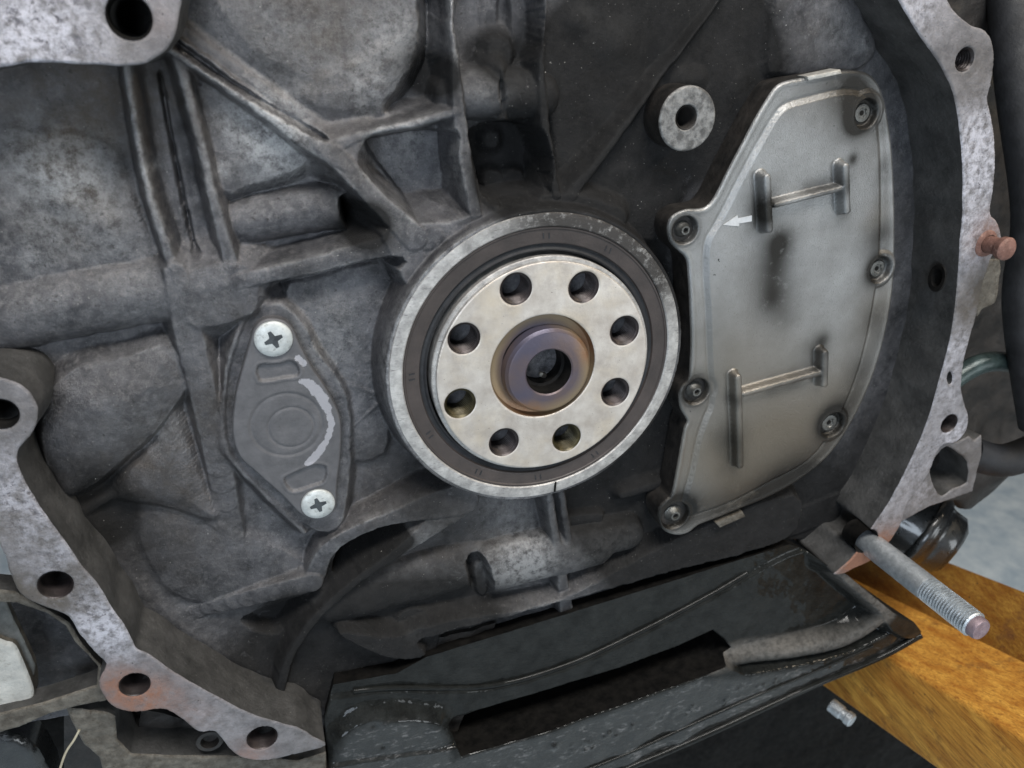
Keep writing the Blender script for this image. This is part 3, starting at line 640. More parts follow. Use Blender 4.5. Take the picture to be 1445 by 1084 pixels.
rim('mating_rim', RR, hr, {'pale': fl([(1290,0,50,.8),(1375,190,45,1.2),(1378,250,40,.9),(1370,330,50,.9),(1345,490,35,.9),(1335,560,30,.5),(1350,610,22,.9),(1285,660,50,.5),(1250,730,30,.3)]), 'pitted': fl([(1375,300,50,.55),(1375,200,50,.35),(1360,430,30,.6)]),
     'dirt': fl([(1375,110,45,.55),(1366,440,38,.8),(1390,400,25,.8),(1300,690,20,.2),(1195,805,16,.6)]), 'rust': fl([(1232,780,24,2.2),(1210,790,20,2.2),(1265,755,16,.5),(1395,330,25,.6)])}, 'curved pale rim on the stud side with white oxide patches', sm=3, warp=1.3)
bore(block, hr[0], ZR, 70, M['bore'], thread=5)
bore(block, hr[1], ZR, 60, M['bore'])
bore(block, hr[2], ZR, 40, M['black'])
# stepped piece and triangular web outside the right rim
P = poly([(1384,372),(1412,366),(1411,395),(1407,424),(1398,432),(1386,437),(1380,448),(1376,430),(1382,395)], 10, 2)
sheet('step_lug', P, lambda X, Z, sd: 10-rnd(sd, 2.5)+.5*fbm(X, Z, 9, 3), 2.2, -60, [M['olive'], M['wall']], block, rows=3, rough=3)
P = poly([(1326,622),(1352,624),(1368,616),(1376,622),(1386,614),(1386,640),(1378,672),(1373,694),(1345,704),(1310,716),(1270,738),(1268,716),(1290,688),(1312,655)], 8, 1)
Hp = poly([(1330,634),(1340,631),(1353,640),(1366,652),(1365,682),(1345,690),(1330,701),(1320,690),(1313,668),(1316,652)], 8, 2)
sheet('web', P, lambda X, Z, sd: 8-rnd(sd, 2.5)+.8*fbm(X, Z, 12, 3), 2.2, -70, [M['rim'], M['wall']], block, [Hp], {'pale': fl([(1310,700,22,.8)]), 'dirt': fl([(1376,650,45,.5),(1320,700,40,.5)])}, rows=3, rough=4)
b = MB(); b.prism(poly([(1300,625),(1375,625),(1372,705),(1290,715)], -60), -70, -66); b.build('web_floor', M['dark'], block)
# oval drain hole in the inner side of the right rim
b = MB(); c = PT(1326, 390, -40); t = np.linspace(0, 2*np.pi, 24, endpoint=False)
# ------------------------------------------------------------------ left outer pieces of the block
P = poly([(-40,828),(20,836),(40,848),(66,862),(98,880),(112,905),(130,928),(148,945),(150,990),(120,995),(70,1008),(30,1026),(-40,1046)], -4, 1)
Hp = poly([(-50,850),(24,852),(64,866),(92,884),(106,908),(128,930),(138,942),(136,968),(100,980),(56,994),(-50,1020)], -4, 1)
sheet('lower_bracket', P, lambda X, Z, sd: -4-rnd(sd, 3)+1.0*fbm(X, Z, 12, 3), 2.2, -40, [M['olive'], M['wall']], block, [Hp], rows=3, rough=3)
sheet('pocket_floor', poly([(-60,820),(120,860),(160,960),(140,1000),(-60,1040)], -85), lambda X, Z, sd: -85+8*fbm(X, Z, 40, 4), 4, -92, [M['cast'], M['cast']], block, attrs={'oil': fl([(100,930,90,.7)], -80)})
P = poly([(92,1000),(120,1003),(150,1006),(162,1012),(165,1045),(185,1065),(250,1068),(330,1068),(420,1075),(460,1062),(462,1110),(150,1110),(140,1070),(118,1052),(106,1030)], -14, 1)
Hp = poly([(166,1012),(238,1008),(240,1062),(196,1062),(176,1040)], -14, 2)
sheet('lower_web', P, lambda X, Z, sd: -14-rnd(sd, 3)+2.0*fbm(X, Z, 14, 4), 2.2, -90, [M['olive'], M['wall']], block, [Hp], rows=3, rough=3)
b = MB(); b.prism(poly([(90,995),(300,1000),(300,1100),(90,1100)], -90), -120, -92); b.build('web_floor', M['dark'], block)
b = MB(); b.lathe(PT(296, 1044, -14), (0, -1, 0), [(22, 0), (20, 4), (14, 4.2), (12, -8), (.01, -9)], 30, caps=False); b.build('plug', M['dark'], block)
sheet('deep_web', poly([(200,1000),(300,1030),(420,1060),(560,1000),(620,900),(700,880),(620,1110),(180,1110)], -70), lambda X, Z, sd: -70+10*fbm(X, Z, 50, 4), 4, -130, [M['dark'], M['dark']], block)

# machined land around the seal
ol = fl([(880,340,60,1.2),(800,312,50,1.),(735,306,40,.7),(930,400,45,.9),(660,335,20,.4)], -6)
b = MB(); b.lathe((cx, 6.3, cz), (0, -1, 0), [(225, -20), (224.8, -2), (223.6, -.4), (222, 0), (213, .2), (207, 0), (205.2, -1.5), (205, -40)], 220, caps=False)
o = b.build('seal_land', M['ring'], block, ang=28)
co = np.zeros(len(o.data.vertices)*3, np.float32); o.data.vertices.foreach_get('co', co); co = co.reshape(-1, 3)/S+np.array(org(block))
at = o.data.attributes.new('oil', 'FLOAT', 'POINT'); at.data.foreach_set('value', ol(co[:, 0], co[:, 2]).astype(np.float32))
# joint crack at the bottom of the land
x, z = UZ(783, 687, -6); b = MB(); b.prism([(x-1.6, z-9), (x+1.4, z-9), (x+2.6, z+8), (x+.2, z+9), (x-1.4, z+2)], -9, -5.4); b.build('joint_gap', M['black'], block)

# ------------------------------------------------------------------ crankshaft end: bolt flange and hub
AX = (0, -1, 0)
crank = thing('crankshaft', 'bright machined round crankshaft flange with eight bolt holes and dark hub', 'crankshaft', (cx, 0, cz))
RB, PH, RF = 131.46, -1.89, 163.0
t = np.linspace(0, 2*np.pi, 200, endpoint=False)
FX, FZ = cx+4, cz-5
FO = np.stack([FX+RF*np.cos(t), FZ+RF*np.sin(t)], -1)
HPX = [(728.4,407.9),(824,405.5),(881.6,467),(868.5,553.5),(799.8,618),(711.3,624.5),(649.4,569.8),(655,478)]
fh = []
for px, py in HPX:
    X_, Z_ = UZ(px, py, 0); fh.append((float(X_), float(Z_), 23.2))
ctr = (cx+1, cz, 81.0)
sheet('flange_face', FO, lambda X, Z, sd: -rnd(sd, 1.2), 1.6, -12, [M['flange'], M['ring']], crank, fh+[ctr])
b = MB(); b.lathe((FX, 0, FZ), AX, [(RF-.5, -8), (167.5, -8.6), (168.8, -10), (169, -34)], 200, caps=False); b.build('flange_step', M['ring'], crank)
for i, h in enumerate(fh): bore(crank, h, 0, 55, M['brassbore'] if i in (4, 6) else M['bore'], thread=4.2, name='bolt_hole')
HX, HZ = cx+8, cz-7
b = MB(); b.lathe((cx+1, 0, cz), AX, [(81.2, -1), (80, -9), (78, -13), (72, -15), (60, -14.5)], 120, caps=False)
b.lathe((HX, 0, HZ), AX, [(68, -14), (67, -6), (66, -1), (64.5, .5), (62, 3.5), (59.5, 4.3), (45, 5), (37.5, 5.2), (35.3, 3.4)], 120, caps=False)
o = b.build('hub', M['hub'], crank, ang=22)
co = np.array([v.co[:] for v in o.data.vertices])/S; rr_ = np.hypot(co[:, 0], co[:, 2]); an = np.arctan2(co[:, 2], co[:, 0])
at = o.data.attributes.new('tan', 'FLOAT', 'POINT'); at.data.foreach_set('value', (np.clip((rr_-60)/8, 0, 1)*.5).astype(np.float32))
at = o.data.attributes.new('rust', 'FLOAT', 'POINT')
at.data.foreach_set('value', (np.clip((rr_-58)/5, 0, 1)*np.clip(np.maximum(np.exp(-((an+2.0)/.5)**2), np.exp(-((an-.35)/.35)**2))*1.3, 0, 1)).astype(np.float32))
b = MB(); b.lathe((HX, 0, HZ), AX, [(35.5, 3.5), (34.4, 0), (34.0, -22), (30, -24), (29, -60), (.01, -62)], 90, caps=False)
b.lathe((cx+8, 20, cz-22), (0, -1, .2), [(4.5, 0), (4.2, 3), (2, 4), (.01, 4.2)], 12); b.build('pilot_bore', M['black'], crank)
b = MB(); b.lathe((cx+4, 20, cz-20), AX, [(4.2, 0), (3.2, 3), (.01, 3.6)], 12, caps=False); b.build('bore_dimple', M['bolt'], crank)
# ------------------------------------------------------------------ oil seal
seal = thing('oil_seal', 'brown rubber oil seal ring between bright flange and scratched outer land', 'oil seal', (cx, 10, cz))
b = MB(); b.lathe((cx, 0, cz), AX, [(205.1, -30), (205, -9.5), (204, -8.2), (202, -8.4), (201, -9.6), (199.5, -10), (184, -9.6), (182, -10.2), (180.5, -13.5)], 200, caps=False)
b.build('seal_body', M['rubber'], seal, ang=25)
b = MB(); b.lathe((cx, 0, cz), AX, [(180.6, -13.4), (178, -15), (175, -14), (172.6, -11.6), (171, -12.5), (169.3, -16)], 200, caps=False)
b.build('seal_lip', M['hose'], seal, ang=25)
for px, py in [(605,612),(675,663),(758,668),(838,640),(857,352),(582,530),(770,338)]:
    X_, Z_ = UZ(px, py, -13); X_ = float(X_); Z_ = float(Z_); a_ = math.atan2(Z_-cz, X_-cx); X_ = cx+192*math.cos(a_); Z_ = cz+192*math.sin(a_)
    b = MB(); rd = Vector((math.cos(a_), 0, math.sin(a_))); tg = Vector((-math.sin(a_), 0, math.cos(a_)))
    for s_ in (-1, 1):
        c = Vector((X_, 12.9, Z_))+tg*4.2*s_; p = [c-rd*4+tg*-1, c-rd*4+tg*1, c+rd*4+tg*2, c+rd*4+tg*0]
        b.prism([(v.x, v.z) for v in p], -11, -9.3)
    b.build('moulded_mark', M['hose'], seal, smooth=False)

# ------------------------------------------------------------------ small oval access cover with two cross-head screws
ac = thing('access_cover', 'small worn grey diamond shaped cover held by two cross head screws', 'cover plate', PT(405, 600, -36))
ZC = -34.0
AP = poly([(386,450),(402,454),(414,466),(422,484),(440,518),(458,545),(472,570),(481,595),(481,640),(476,680),(474,716),(466,730),(448,735),(426,728),(398,700),(362,668),(338,645),(328,610),(332,560),(342,520),(352,485),(358,465),(370,453)], ZC, 4)
K1 = poly([(361,524),(366,514),(384,513),(396,512),(408,508),(418,512),(424,524),(420,532),(404,534),(380,538),(366,538)], ZC, 3)
K2 = poly([(400,676),(412,668),(430,660),(446,655),(460,658),(462,670),(456,682),(438,688),(420,694),(408,692)], ZC, 3)
kc = UZ(405, 600, ZC); kd = UZ(411, 604, ZC)
def achf(X, Z, sd):
    h = ZC-rnd(sd, 3.0)
    for K in (K1, K2):
        s = sd_poly(X, Z, K, 20); h = h-np.clip(-s/2.2, 0, 1)*4.0+1.1*np.exp(-((s-1.5)/1.8)**2)
    d = np.hypot(X-kc[0], Z-kc[1]); h = h-1.8*np.exp(-((d-48)/2.2)**2)-np.clip((47-d)/2, 0, 1)*.8
    d = np.hypot(X-kd[0], Z-kd[1]); h = h-1.4*np.exp(-((d-31)/1.8)**2)-.0012*np.clip(31-d, 0, 31)**2
    return h+.3*fbm(X, Z, 11, 3)
WORN = [(428,512,7,1.),(420,505,6,.9),(436,541,8,1.1),(446,551,9,1.2),(455,563,9,1.2),(462,576,8,1.2),(466,589,6,1.),(425,538,6,.7),(468,598,5,1.3),(466,607,5,1.3),(463,616,5,1.3),(459,625,5,1.3),(454,633,6,1.3),(448,641,6,1.3),(441,648,6,1.3),(434,654,5,1.2),(410,470,5,.5),(425,478,5,.8)]
sheet('cover_plate', AP, achf, 1.5, -52, [M['plate'], M['plate']], ac, attrs={'worn': fl(WORN, ZC)})
def phillips(px, py, r, parent, rot):
    c = PT(px, py, ZC+3); b = MB()
    prof = [(r, -6), (r, -1.0), (r*.96, .4), (r*.6, 1.6), (.01, 2.0)]
    b.lathe(c, AX, prof, 48); s = b.build('screw', M['screw'], parent, ang=50)
    b = MB(); k = r*.50; w1 = r*.10; w2 = r*.17; n = 4; pts = []
    for i in range(n):
        a = rot+i*math.pi/2
        for rad, da in ((k, -.17), (k, .17), (w2*1.35, .785)): pts.append((c.x+rad*math.cos(a+da), c.z+rad*math.sin(a+da)))
    b.prism(pts, -c.y+.6, -c.y+2.1)
    b.lathe((c.x, c.y-1.9, c.z), AX, [(w2, 0), (.01, .5)], 12, caps=False)
    q = b.build('cross_recess', M['slot'], s, smooth=False)
phillips(386, 479, 25*1.0, ac, .35); phillips(449, 712, 24.5, ac, .22)

# ------------------------------------------------------------------ breather cover on the right
cv = thing('breather_cover', 'large satin grey cover with two raised I shaped ribs and six bolts', 'engine cover', PT(1100, 420, -15))
ZB2, ZB1 = -14.0, -22.0
CO = poly([(967,296),(985,295),(998,291),(1010,276),(1028,240),(1046,206),(1066,168),(1084,138),(1096,122),(1112,114),(1145,108),(1185,100),(1212,100),(1232,108),(1246,132),(1254,170),(1260,220),(1263,290),(1263,350),(1260,410),(1250,470),(1236,520),(1218,565),(1194,610),(1165,648),(1125,680),(1080,704),(1040,720),(1008,733),(985,742),
           (972,752),(955,756),(938,750),(930,736),(930,718),(940,706),(948,698),(955,665),(962,625),(966,604),(970,594),(961,578),(958,560),(962,546),(971,536),(974,520),(975,480),(973,430),(971,390),(968,365),(955,352),(945,340),(942,322),(948,306)], ZB1, 3)
PN = poly([(997,344),(1010,319),(1026,290),(1040,262),(1060,224),(1079,190),(1094,165),(1109,150),(1144,140),(1181,131),(1210,132),(1230,148),(1238,200),(1240,254),(1240,320),(1237,380),(1228,440),(1214,504),(1197,554),(1173,604),(1138,648),(1080,680),(1030,706),(985,722),(968,724),(966,706),(976,668),(986,620),(996,590),(1004,570),(1004,545),(1001,500),(998,440),(995,390)], ZB1, 3)
LUG = [(967,325,26,19,0),(983,553,24,18,0),(953,728,24,19,0),(1219,160,27,19,1),(1240,380,22,17,1),(1172,598,22,17,1)]
LG = [(float(UZ(a, b_, ZB1)[0]), float(UZ(a, b_, ZB1)[1]), r1*scl(a, b_), r2*scl(a, b_), k) for a, b_, r1, r2, k in LUG]
IB = []
for pts, w_, zt in [([(1084,252),(1087,324)], 14, 4.5), ([(1195,236),(1197,298)], 12.5, 5.), ([(1096,290),(1190,266)], 9, 2.), ([(1043,534),(1045,600),(1046,658)], 11.5, 4.), ([(1166,500),(1165,543)], 11.5, 4.5), ([(1052,557),(1163,526)], 9, 2.)]:
    IB.append((poly(pts, zt), w_*.5*scl(pts[0][0], pts[0][1], zt), zt))
def cvh(X, Z, sd):
    h = ZB1-rnd(sd, 3.5)+1.0*np.exp(-((sd+5)/3.5)**2)
    s = sd_poly(X, Z, PN, 80)
    h = h+np.clip(.5-s/5.0, 0, 1)*4.5+3.0*(1-np.clip(1+s/55, 0, 1)**2)-.9*np.exp(-((s-4.0)/2.4)**2)
    dx, dz = UZ(1092, 395, ZB2); h = h-5*np.exp(-(((X-dx)*.9+(Z-dz)*.3)/38)**2-((Z-dz)/75)**2)
    dx, dz = UZ(1010, 420, ZB2); h = h+3*np.exp(-((X-dx)/60)**2-((Z-dz)/90)**2)
    for x, z, r1, r2, k in LG:
        d = np.hypot(X-x, Z-z)
        if k: h = smax(h, np.where(d < r1*1.15, ZB1+4.5, -60)-np.maximum(d-r1, 0)*1.1, 3)
        else: h = np.where(d < r1*1.25, smin(h, ZB1+1.0+np.maximum(d-r1, 0)*.8, 2), h)
        h = h-np.clip((r2-d)/2.0, 0, 1)*(13 if not k else 12)+.7*np.exp(-((d-r2-2)/2)**2)
    for P, wv, zt in IB:
        d = np.full(X.shape, 1e3)
        for i in range(len(P)-1): d = np.minimum(d, seg_d(X, Z, P[i], P[i+1])[0])
        d = d+.5*vnoise(X, Z, 9, 3)
        h = smax(h, zt-np.maximum(d-wv*.75, 0)*5.0-2.0*(np.minimum(d/wv, 1))**2, 3)
    return h
CVO = [(1096,440,34,.3),(1086,350,30,.3),(967,325,19,1.6),(983,553,18,1.6),(953,728,19,1.6),(1219,160,19,1.7),(1240,380,17,1.6),(1172,598,17,1.6),(1250,250,20,.5),(1252,330,20,.5),(1240,450,24,.6),(1222,520,24,.6),(1200,110,60,.4),(1195,600,30,.5),(1120,690,50,.6),(983,553,20,.5),(953,728,26,.7),(1076,285,22,.95),(1072,310,18,.6),(1100,335,20,.4),(1204,225,9,.9),(1188,258,18,.8),(1140,268,14,.55),(1160,262,14,.6),(1192,300,12,.5),(1095,380,26,.75),(1092,420,26,.7),(1105,345,20,.5),(1112,450,18,.25),(1215,155,34,.75),(1205,180,20,.5),(1160,125,50,.25),(1210,120,30,.4),
       (1240,385,20,.7),(1235,340,25,.45),(1032,560,10,.6),(1030,620,22,.65),(1035,650,18,.5),(1120,535,16,.6),(1150,520,14,.6),(1090,545,14,.5),(1158,490,14,.5),(1162,478,10,.5),(1172,585,22,.65),(1150,690,60,.75),(1090,705,35,.75),(1020,730,45,.8),(965,715,25,.7),(1210,560,25,.5),(1250,480,20,.4),(1250,180,20,.5),(1248,290,14,.25),(1253,230,12,.3),(985,560,22,.25),(967,330,22,.35),(1012,600,30,.2),(1145,495,18,.3)]
CVB = [(1100,620,110,.9),(1060,690,90,.8),(1000,520,70,.4),(1060,500,80,.35),(980,640,50,.5),(1245,440,40,.7),(1200,560,60,.5),(1240,310,22,.6),(990,420,25,.2)]
sheet('cover_panel', CO, cvh, 1.6, -70, [M['cover'], M['dark']], cv, attrs={'oil': fl(CVO, ZB2), 'brown': fl(CVB, ZB2)}, rows=2)
# arrow mark: flat print a hair above the panel
def onp(px, py, dz=.5):
    X_, Z_ = UZ(px, py, ZB2); h_ = float(cvh(np.array([float(X_)]), np.array([float(Z_)]), np.array([-40.]))[0])
    X_, Z_ = UZ(px, py, h_); return (float(X_), float(Z_), h_)
AR = [(1020,317),(1040,304),(1041,308),(1060,304),(1060,312),(1042,315),(1042,319)]
pts = [onp(*p) for p in AR]; b = MB(); n = len(pts)
V = [(p[0], -(p[2]+1.8), p[1]) for p in pts]+[(p[0], -(p[2]-3), p[1]) for p in pts]
b.add(V, [(0, 1, 2, 5, 6), (2, 3, 4, 5)]+[(i, (i+1) % n, n+(i+1) % n, n+i) for i in range(n)]); b.build('arrow_mark', M['paintarrow'], cv, smooth=False)
for (x, z, r1, r2, k), (px, py, *_r) in zip(LG, LUG):
    b = MB(); c = (x, -(ZB1-12), z)
    b.lathe(c, AX, [(r2*.97, -3), (r2*.95, 1.4), (r2*.60, 1.6)], 36, 1, caps=False)
    if k: pr = [(r2*.66, 0), (r2*.66, 7), (r2*.6, 9), (r2*.38, 9.6), (r2*.32, 7.5), (.01, 7)]
    else: pr = [(r2*.62, 0), (r2*.60, 3), (r2*.45, 7), (r2*.34, 12), (r2*.32, 13.5), (r2*.20, 13.6), (r2*.17, 10), (.01, 9.8)]
    b.lathe(c, AX, pr, 32, 0, caps=False)
    o = b.build('bolt', [M['bolt'], M['dark']], cv, ang=30)
    b = MB(); top = pr[-1][1]+.25; b.lathe(c, AX, [(r2*.17 if not k else r2*.31, top), (.01, top+.1)], 6 if k else 20, caps=False); b.build('drive_recess', M['black'], o, smooth=False)
    if k:
        b = MB()
        for i in range(6):
            a = i*math.pi/3+.3; p = Vector((x+math.cos(a)*r2*.36, c[1]-7.6, z+math.sin(a)*r2*.36)); b.lathe(p, AX, [(r2*.09, 0), (r2*.09, 1.6), (.01, 2)], 8)
        b.build('drive_lobes', M['bolt'], o)
for pts, zt in (([(1139,108),(1186,98),(1188,104),(1141,114)], -17), ([(1010,738),(1048,722),(1052,729),(1016,745)], -24)):
    b = MB(); b.prism(poly(pts, zt), -40, zt, bev=1.2); b.build('locating_tab', M['edgemetal'] if zt == -17 else M['olive'], cv)

# ------------------------------------------------------------------ round drilled boss, threaded stud, rusty dowel
bs = thing('drilled_boss', 'mottled grey round boss with a central hole on the black oily wall', 'boss', PT(971, 168, -30))
X_, Z_ = UZ(971, 168, -22); X_ = float(X_); Z_ = float(Z_); rb = 43*scl(971, 168, -22); t = np.linspace(0, 2*np.pi, 90, endpoint=False)
P = np.stack([X_+rb*np.cos(t), Z_+rb*np.sin(t)], -1); hb = hole(969, 166, 15.5*scl(969, 166, -22), -22)
sheet('boss_face', P, lambda X, Z, sd: -22-rnd(sd, 3.0)-.8*rnd(-0-(np.hypot(X-hb[0], Z-hb[1])-hb[2]), 2)+.3*fbm(X, Z, 7, 3), 1.3, -90, [M['washer'], M['dark']], bs, [hb])
bore(bs, hb, -22, 60, M['dark'], name='bore')
st = thing('threaded_stud', 'long galvanised stud with threaded end sticking out of the rim above the wood', 'stud', PT(1226, 766, 20))
base = PT(1227, 767, 10)
# the tip lies on the ray of its pixel, at the level where it is closest to the stud's axis
best = min(((PT(1385, 890, z)-Vector((base.x, -z, base.z))).length, z) for z in range(100, 700, 4)); ZT = best[1]; tip = PT(1385, 890, ZT)
ax = (tip-base); L = ax.length; ax.normalize(); rs = 23.5
b = MB(); b.lathe(base, ax, [(rs, -30), (rs, L*.54), (rs*.97, L*.56)], 48, caps=False); b.build('shank', M['zinc'], st, ang=60)
prof = [(rs*.97, L*.56)]; y = L*.56; pitch = L*.38/17
for k in range(17): prof += [(rs*.80, y+pitch*.30), (rs*.80, y+pitch*.40), (rs*1.0, y+pitch*.82), (rs*1.0, y+pitch*.92)]; y += pitch
b = MB(); b.lathe(base, ax, prof+[(rs*.84, y+2)], 48, caps=False); b.build('thread', M['zinc'], st, ang=60)
b = MB(); b.lathe(base, ax, [(rs*.84, y+2), (rs*.82, L-4), (rs*.74, L), (rs*.5, L+.5), (.01, L-1)], 40, caps=False); b.build('tip', M['tip'], st, ang=35)
print('stud', ZT, L)
dw = thing('locating_dowel', 'rusty brown round headed dowel in the pale rim', 'dowel', PT(1386, 345, 20))
b0 = PT(1389, 343, 18); t0 = PT(1420, 349, 64); a = (t0-b0); L2 = a.length; a.normalize(); a = (Vector((0, -1, 0))*.75+a*.25).normalized()
b = MB(); b.lathe(b0, a, [(22, -6), (22, 5), (19, 8), (15, 9)], 32, caps=False, wob=.03); b.build('collar', M['rust'], dw)
b = MB(); b.lathe(b0, a, [(14, 7), (14, L2-14), (17, L2-12)], 32, caps=False); b.build('pin', M['rust'], dw)
b = MB(); b.lathe(b0, a, [(17, L2-13), (18.5, L2-10), (18.5, L2-2), (16, L2), (12, L2+1), (.01, L2+.6)], 32, wob=.02); b.build('head', M['rust'], dw)

# ------------------------------------------------------------------ oil pan
pan = thing('oil_pan', 'wet black oil pan with a long rectangular slot below the engine block', 'oil pan', PT(900, 960, 0))
ZP = 16.0
def polyz(pts):
    return np.array([[float(c) for c in UZ(px, py, z)] for px, py, z in pts])
Q = Relief(-60, 1420, -1420, -700, 2.1, -50)
Q.H += 2*fbm(Q.X, Q.Z, 90, 3, 11)
Q.pad([(560,940),(600,924),(790,862),(960,812),(1112,764),(1150,775),(1110,800),(1000,852),(900,900),(800,946),(690,975),(580,980),(480,990),(440,960)], -46, .6, 3, 'baffle', 0, rough=.3)
BEADL = [(440,1000),(500,984),(560,979),(690,976),(800,947),(900,902),(1000,850),(1060,815),(1115,786)]
Q.pad(BEADL+[(1150,780),(1186,806),(1230,850),(1252,872),(1225,892),(1190,910),(1120,926),(1050,940),(1010,925),(960,935),(900,950),(770,990),(640,1028),(560,1060),(450,1060)], -39, 1.0, 4, None, 0, sm=2, rough=.4)
Q.bump(1062, 852, 24, 4, -30)
Q.rib([(1015,945),(1060,932),(1130,922),(1190,908),(1225,890),(1252,868)], [8,11,14,15,16,18], [-24,-16,-9,-4,0,4], 1.2, 5, 'gasket_bead', .6, 7)
Q.pad([(1172,800),(1184,812),(1212,838),(1240,862),(1252,880),(1275,900),(1340,900),(1340,850),(1230,780)], 4, 1.8, 4, 'end_wall', 0, sm=2, rough=.6)
Q.pad([(1000,938),(1016,938),(1040,948),(1060,952),(1130,940),(1200,922),(1250,898),(1275,886),(1340,870),(1340,920),(1240,985),(1150,1020),(1050,1070),(960,1110),(880,1150),(440,1150),(440,1110),(470,1085),(560,1070),(620,1062),(648,1056),(778,1021),(900,976)], -8, 3, 6, 'lip_face', 0, rough=.8)
Q.pad([(470,1075),(480,1045),(520,1020),(600,1020),(625,1030),(640,1075),(600,1120),(450,1120)], -16, 1.0, 8, 'lip_face', 3, rough=1.5)
SLOT = [(632,1022),(760,985),(880,948),(960,918),(1010,895),(1026,908),(1040,924),(1020,942),(1000,952),(900,988),(780,1032),(651,1068)]
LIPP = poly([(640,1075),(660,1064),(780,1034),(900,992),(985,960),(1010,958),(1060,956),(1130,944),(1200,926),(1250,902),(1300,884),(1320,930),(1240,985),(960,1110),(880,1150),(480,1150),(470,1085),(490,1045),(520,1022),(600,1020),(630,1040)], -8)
DUSTL = poly([(1015,945),(1060,932),(1130,922),(1190,908),(1225,890),(1252,868),(1225,838),(1186,808)], 0)
def dist_line(X, Z, L):
    d = np.full(X.shape, 1e3)
    for i in range(len(L)-1): d = np.minimum(d, seg_d(X, Z, L[i], L[i+1])[0])
    return d
SP = polyz([(a, b_, z) for (a, b_), z in zip(SLOT, [-28,-28,-28,-28,-28,-26,-20,-12,-9,-8,-8,-10])]); hs = sd_poly(Q.X, Q.Z, SP, 60)
Q.H = smin(Q.H, 1e3, 3)
for k in range(90):
    u = RNG.rand(); Q.bump(1180-u*380+RNG.rand()*8, 948+u*130-RNG.rand()*14-6, 2.6, 2.6*RNG.rand(), 0)
for k in range(30): Q.bump(480+RNG.rand()*500, 1084-RNG.rand()*80, 5+RNG.rand()*18, (RNG.rand()-.4)*9, 0)
Q.H += 1.2*fbm(Q.X, Q.Z, 22, 4, 12)
EDGE = polyz([(1183,803,2),(1196,812,4),(1225,836,4),(1262,866,4),(1290,878,2),(1299,890,0),(1296,905,0),(1240,938,0),(1150,975,0),(1050,1021,0),(960,1060,-1),(900,1086,-2),(850,1140,-2),(420,1140,-20),(440,1075,-30),(462,1060,-50),(456,1010,-48),(470,965,-48),(560,950,-46),(602,927,-46),(792,869,-46),(962,816,-46),(1114,768,-46),(1150,780,-45)])
def interp(G, X, Z):
    i = np.clip((X-Q.X[0, 0])/Q.sp, 0, G.shape[1]-1.001); j = np.clip((Z-Q.Z[0, 0])/Q.sp, 0, G.shape[0]-1.001)
    i0 = i.astype(int); j0 = j.astype(int); a = i-i0; b_ = j-j0
    return (G[j0, i0]*(1-a)+G[j0, i0+1]*a)*(1-b_)+(G[j0+1, i0]*(1-a)+G[j0+1, i0+1]*a)*b_
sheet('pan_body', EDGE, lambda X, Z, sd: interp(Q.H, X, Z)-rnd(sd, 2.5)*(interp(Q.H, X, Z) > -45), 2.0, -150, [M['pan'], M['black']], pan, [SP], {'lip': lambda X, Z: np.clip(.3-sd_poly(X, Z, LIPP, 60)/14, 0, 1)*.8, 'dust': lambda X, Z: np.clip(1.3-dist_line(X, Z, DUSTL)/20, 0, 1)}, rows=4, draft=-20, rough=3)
def swept(name, line, r, zoff, mat, parent):
    P = []
    for px, py in catmull(np.array(line, float), 8, False):
        X_, Z_ = UZ(px, py, -30 if zoff is None else zoff); h_ = float(interp(Q.H, np.array([float(X_)]), np.array([float(Z_)]))[0]); P.append((float(X_), h_, float(Z_)))
    P = np.array(P); hs_ = np.convolve(np.pad(P[:, 1], 6, mode='edge'), np.ones(13)/13, 'valid')
    b = MB(); b.tube([(p[0], -(h+r*.25), p[2]) for p, h in zip(P, hs_)], r, 12); b.build(name, mat, parent)
swept('bead', BEADL[1:-1], 5.0, None, M['pan'], pan)
swept('outer_bead', [(1296,893),(1240,928),(1150,966),(1050,1012),(960,1052),(900,1077),(830,1110)], 7, -6, M['pan'], pan)
swept('lip_ridge', [(1232,912),(1150,948),(1050,990),(960,1030),(880,1066),(800,1098)], 3.5, -6, M['pan'], pan)
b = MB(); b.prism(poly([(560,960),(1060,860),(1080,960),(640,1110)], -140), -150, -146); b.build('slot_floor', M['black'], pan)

# ------------------------------------------------------------------ things round and behind the engine
def block_lathe(name, label, cat, base, axis, prof, mat, n=32, group=None, part='body', wob=0):
    o = thing(name, label, cat, base, group); b = MB(); b.lathe(base, axis, prof, n, caps=True, wob=wob); b.build(part, mat, o, ang=30); return o
# black fluted cap beside the stud
fc = thing('drain_cap', 'wet black faceted cap behind the galvanised stud', 'cap', CAMPT(1312, 755, 1800))
b = MB(); c0 = CAMPT(1296, 745, 1860); axc = Vector((.55, -.75, -.35)).normalized()
b.lathe(c0, axc, [(96, -60), (96, 20), (92, 30), (84, 33), (80, 44), (78, 70), (60, 84), (.01, 88)], 12, caps=True); o = b.build('cap_body', M['blackgloss'], fc, ang=50)
b = MB(); b.lathe(c0, axc, [(98, 2), (100, 6), (100, 16), (96, 22)], 40, caps=False); b.build('rim_band', M['blackgloss'], fc)
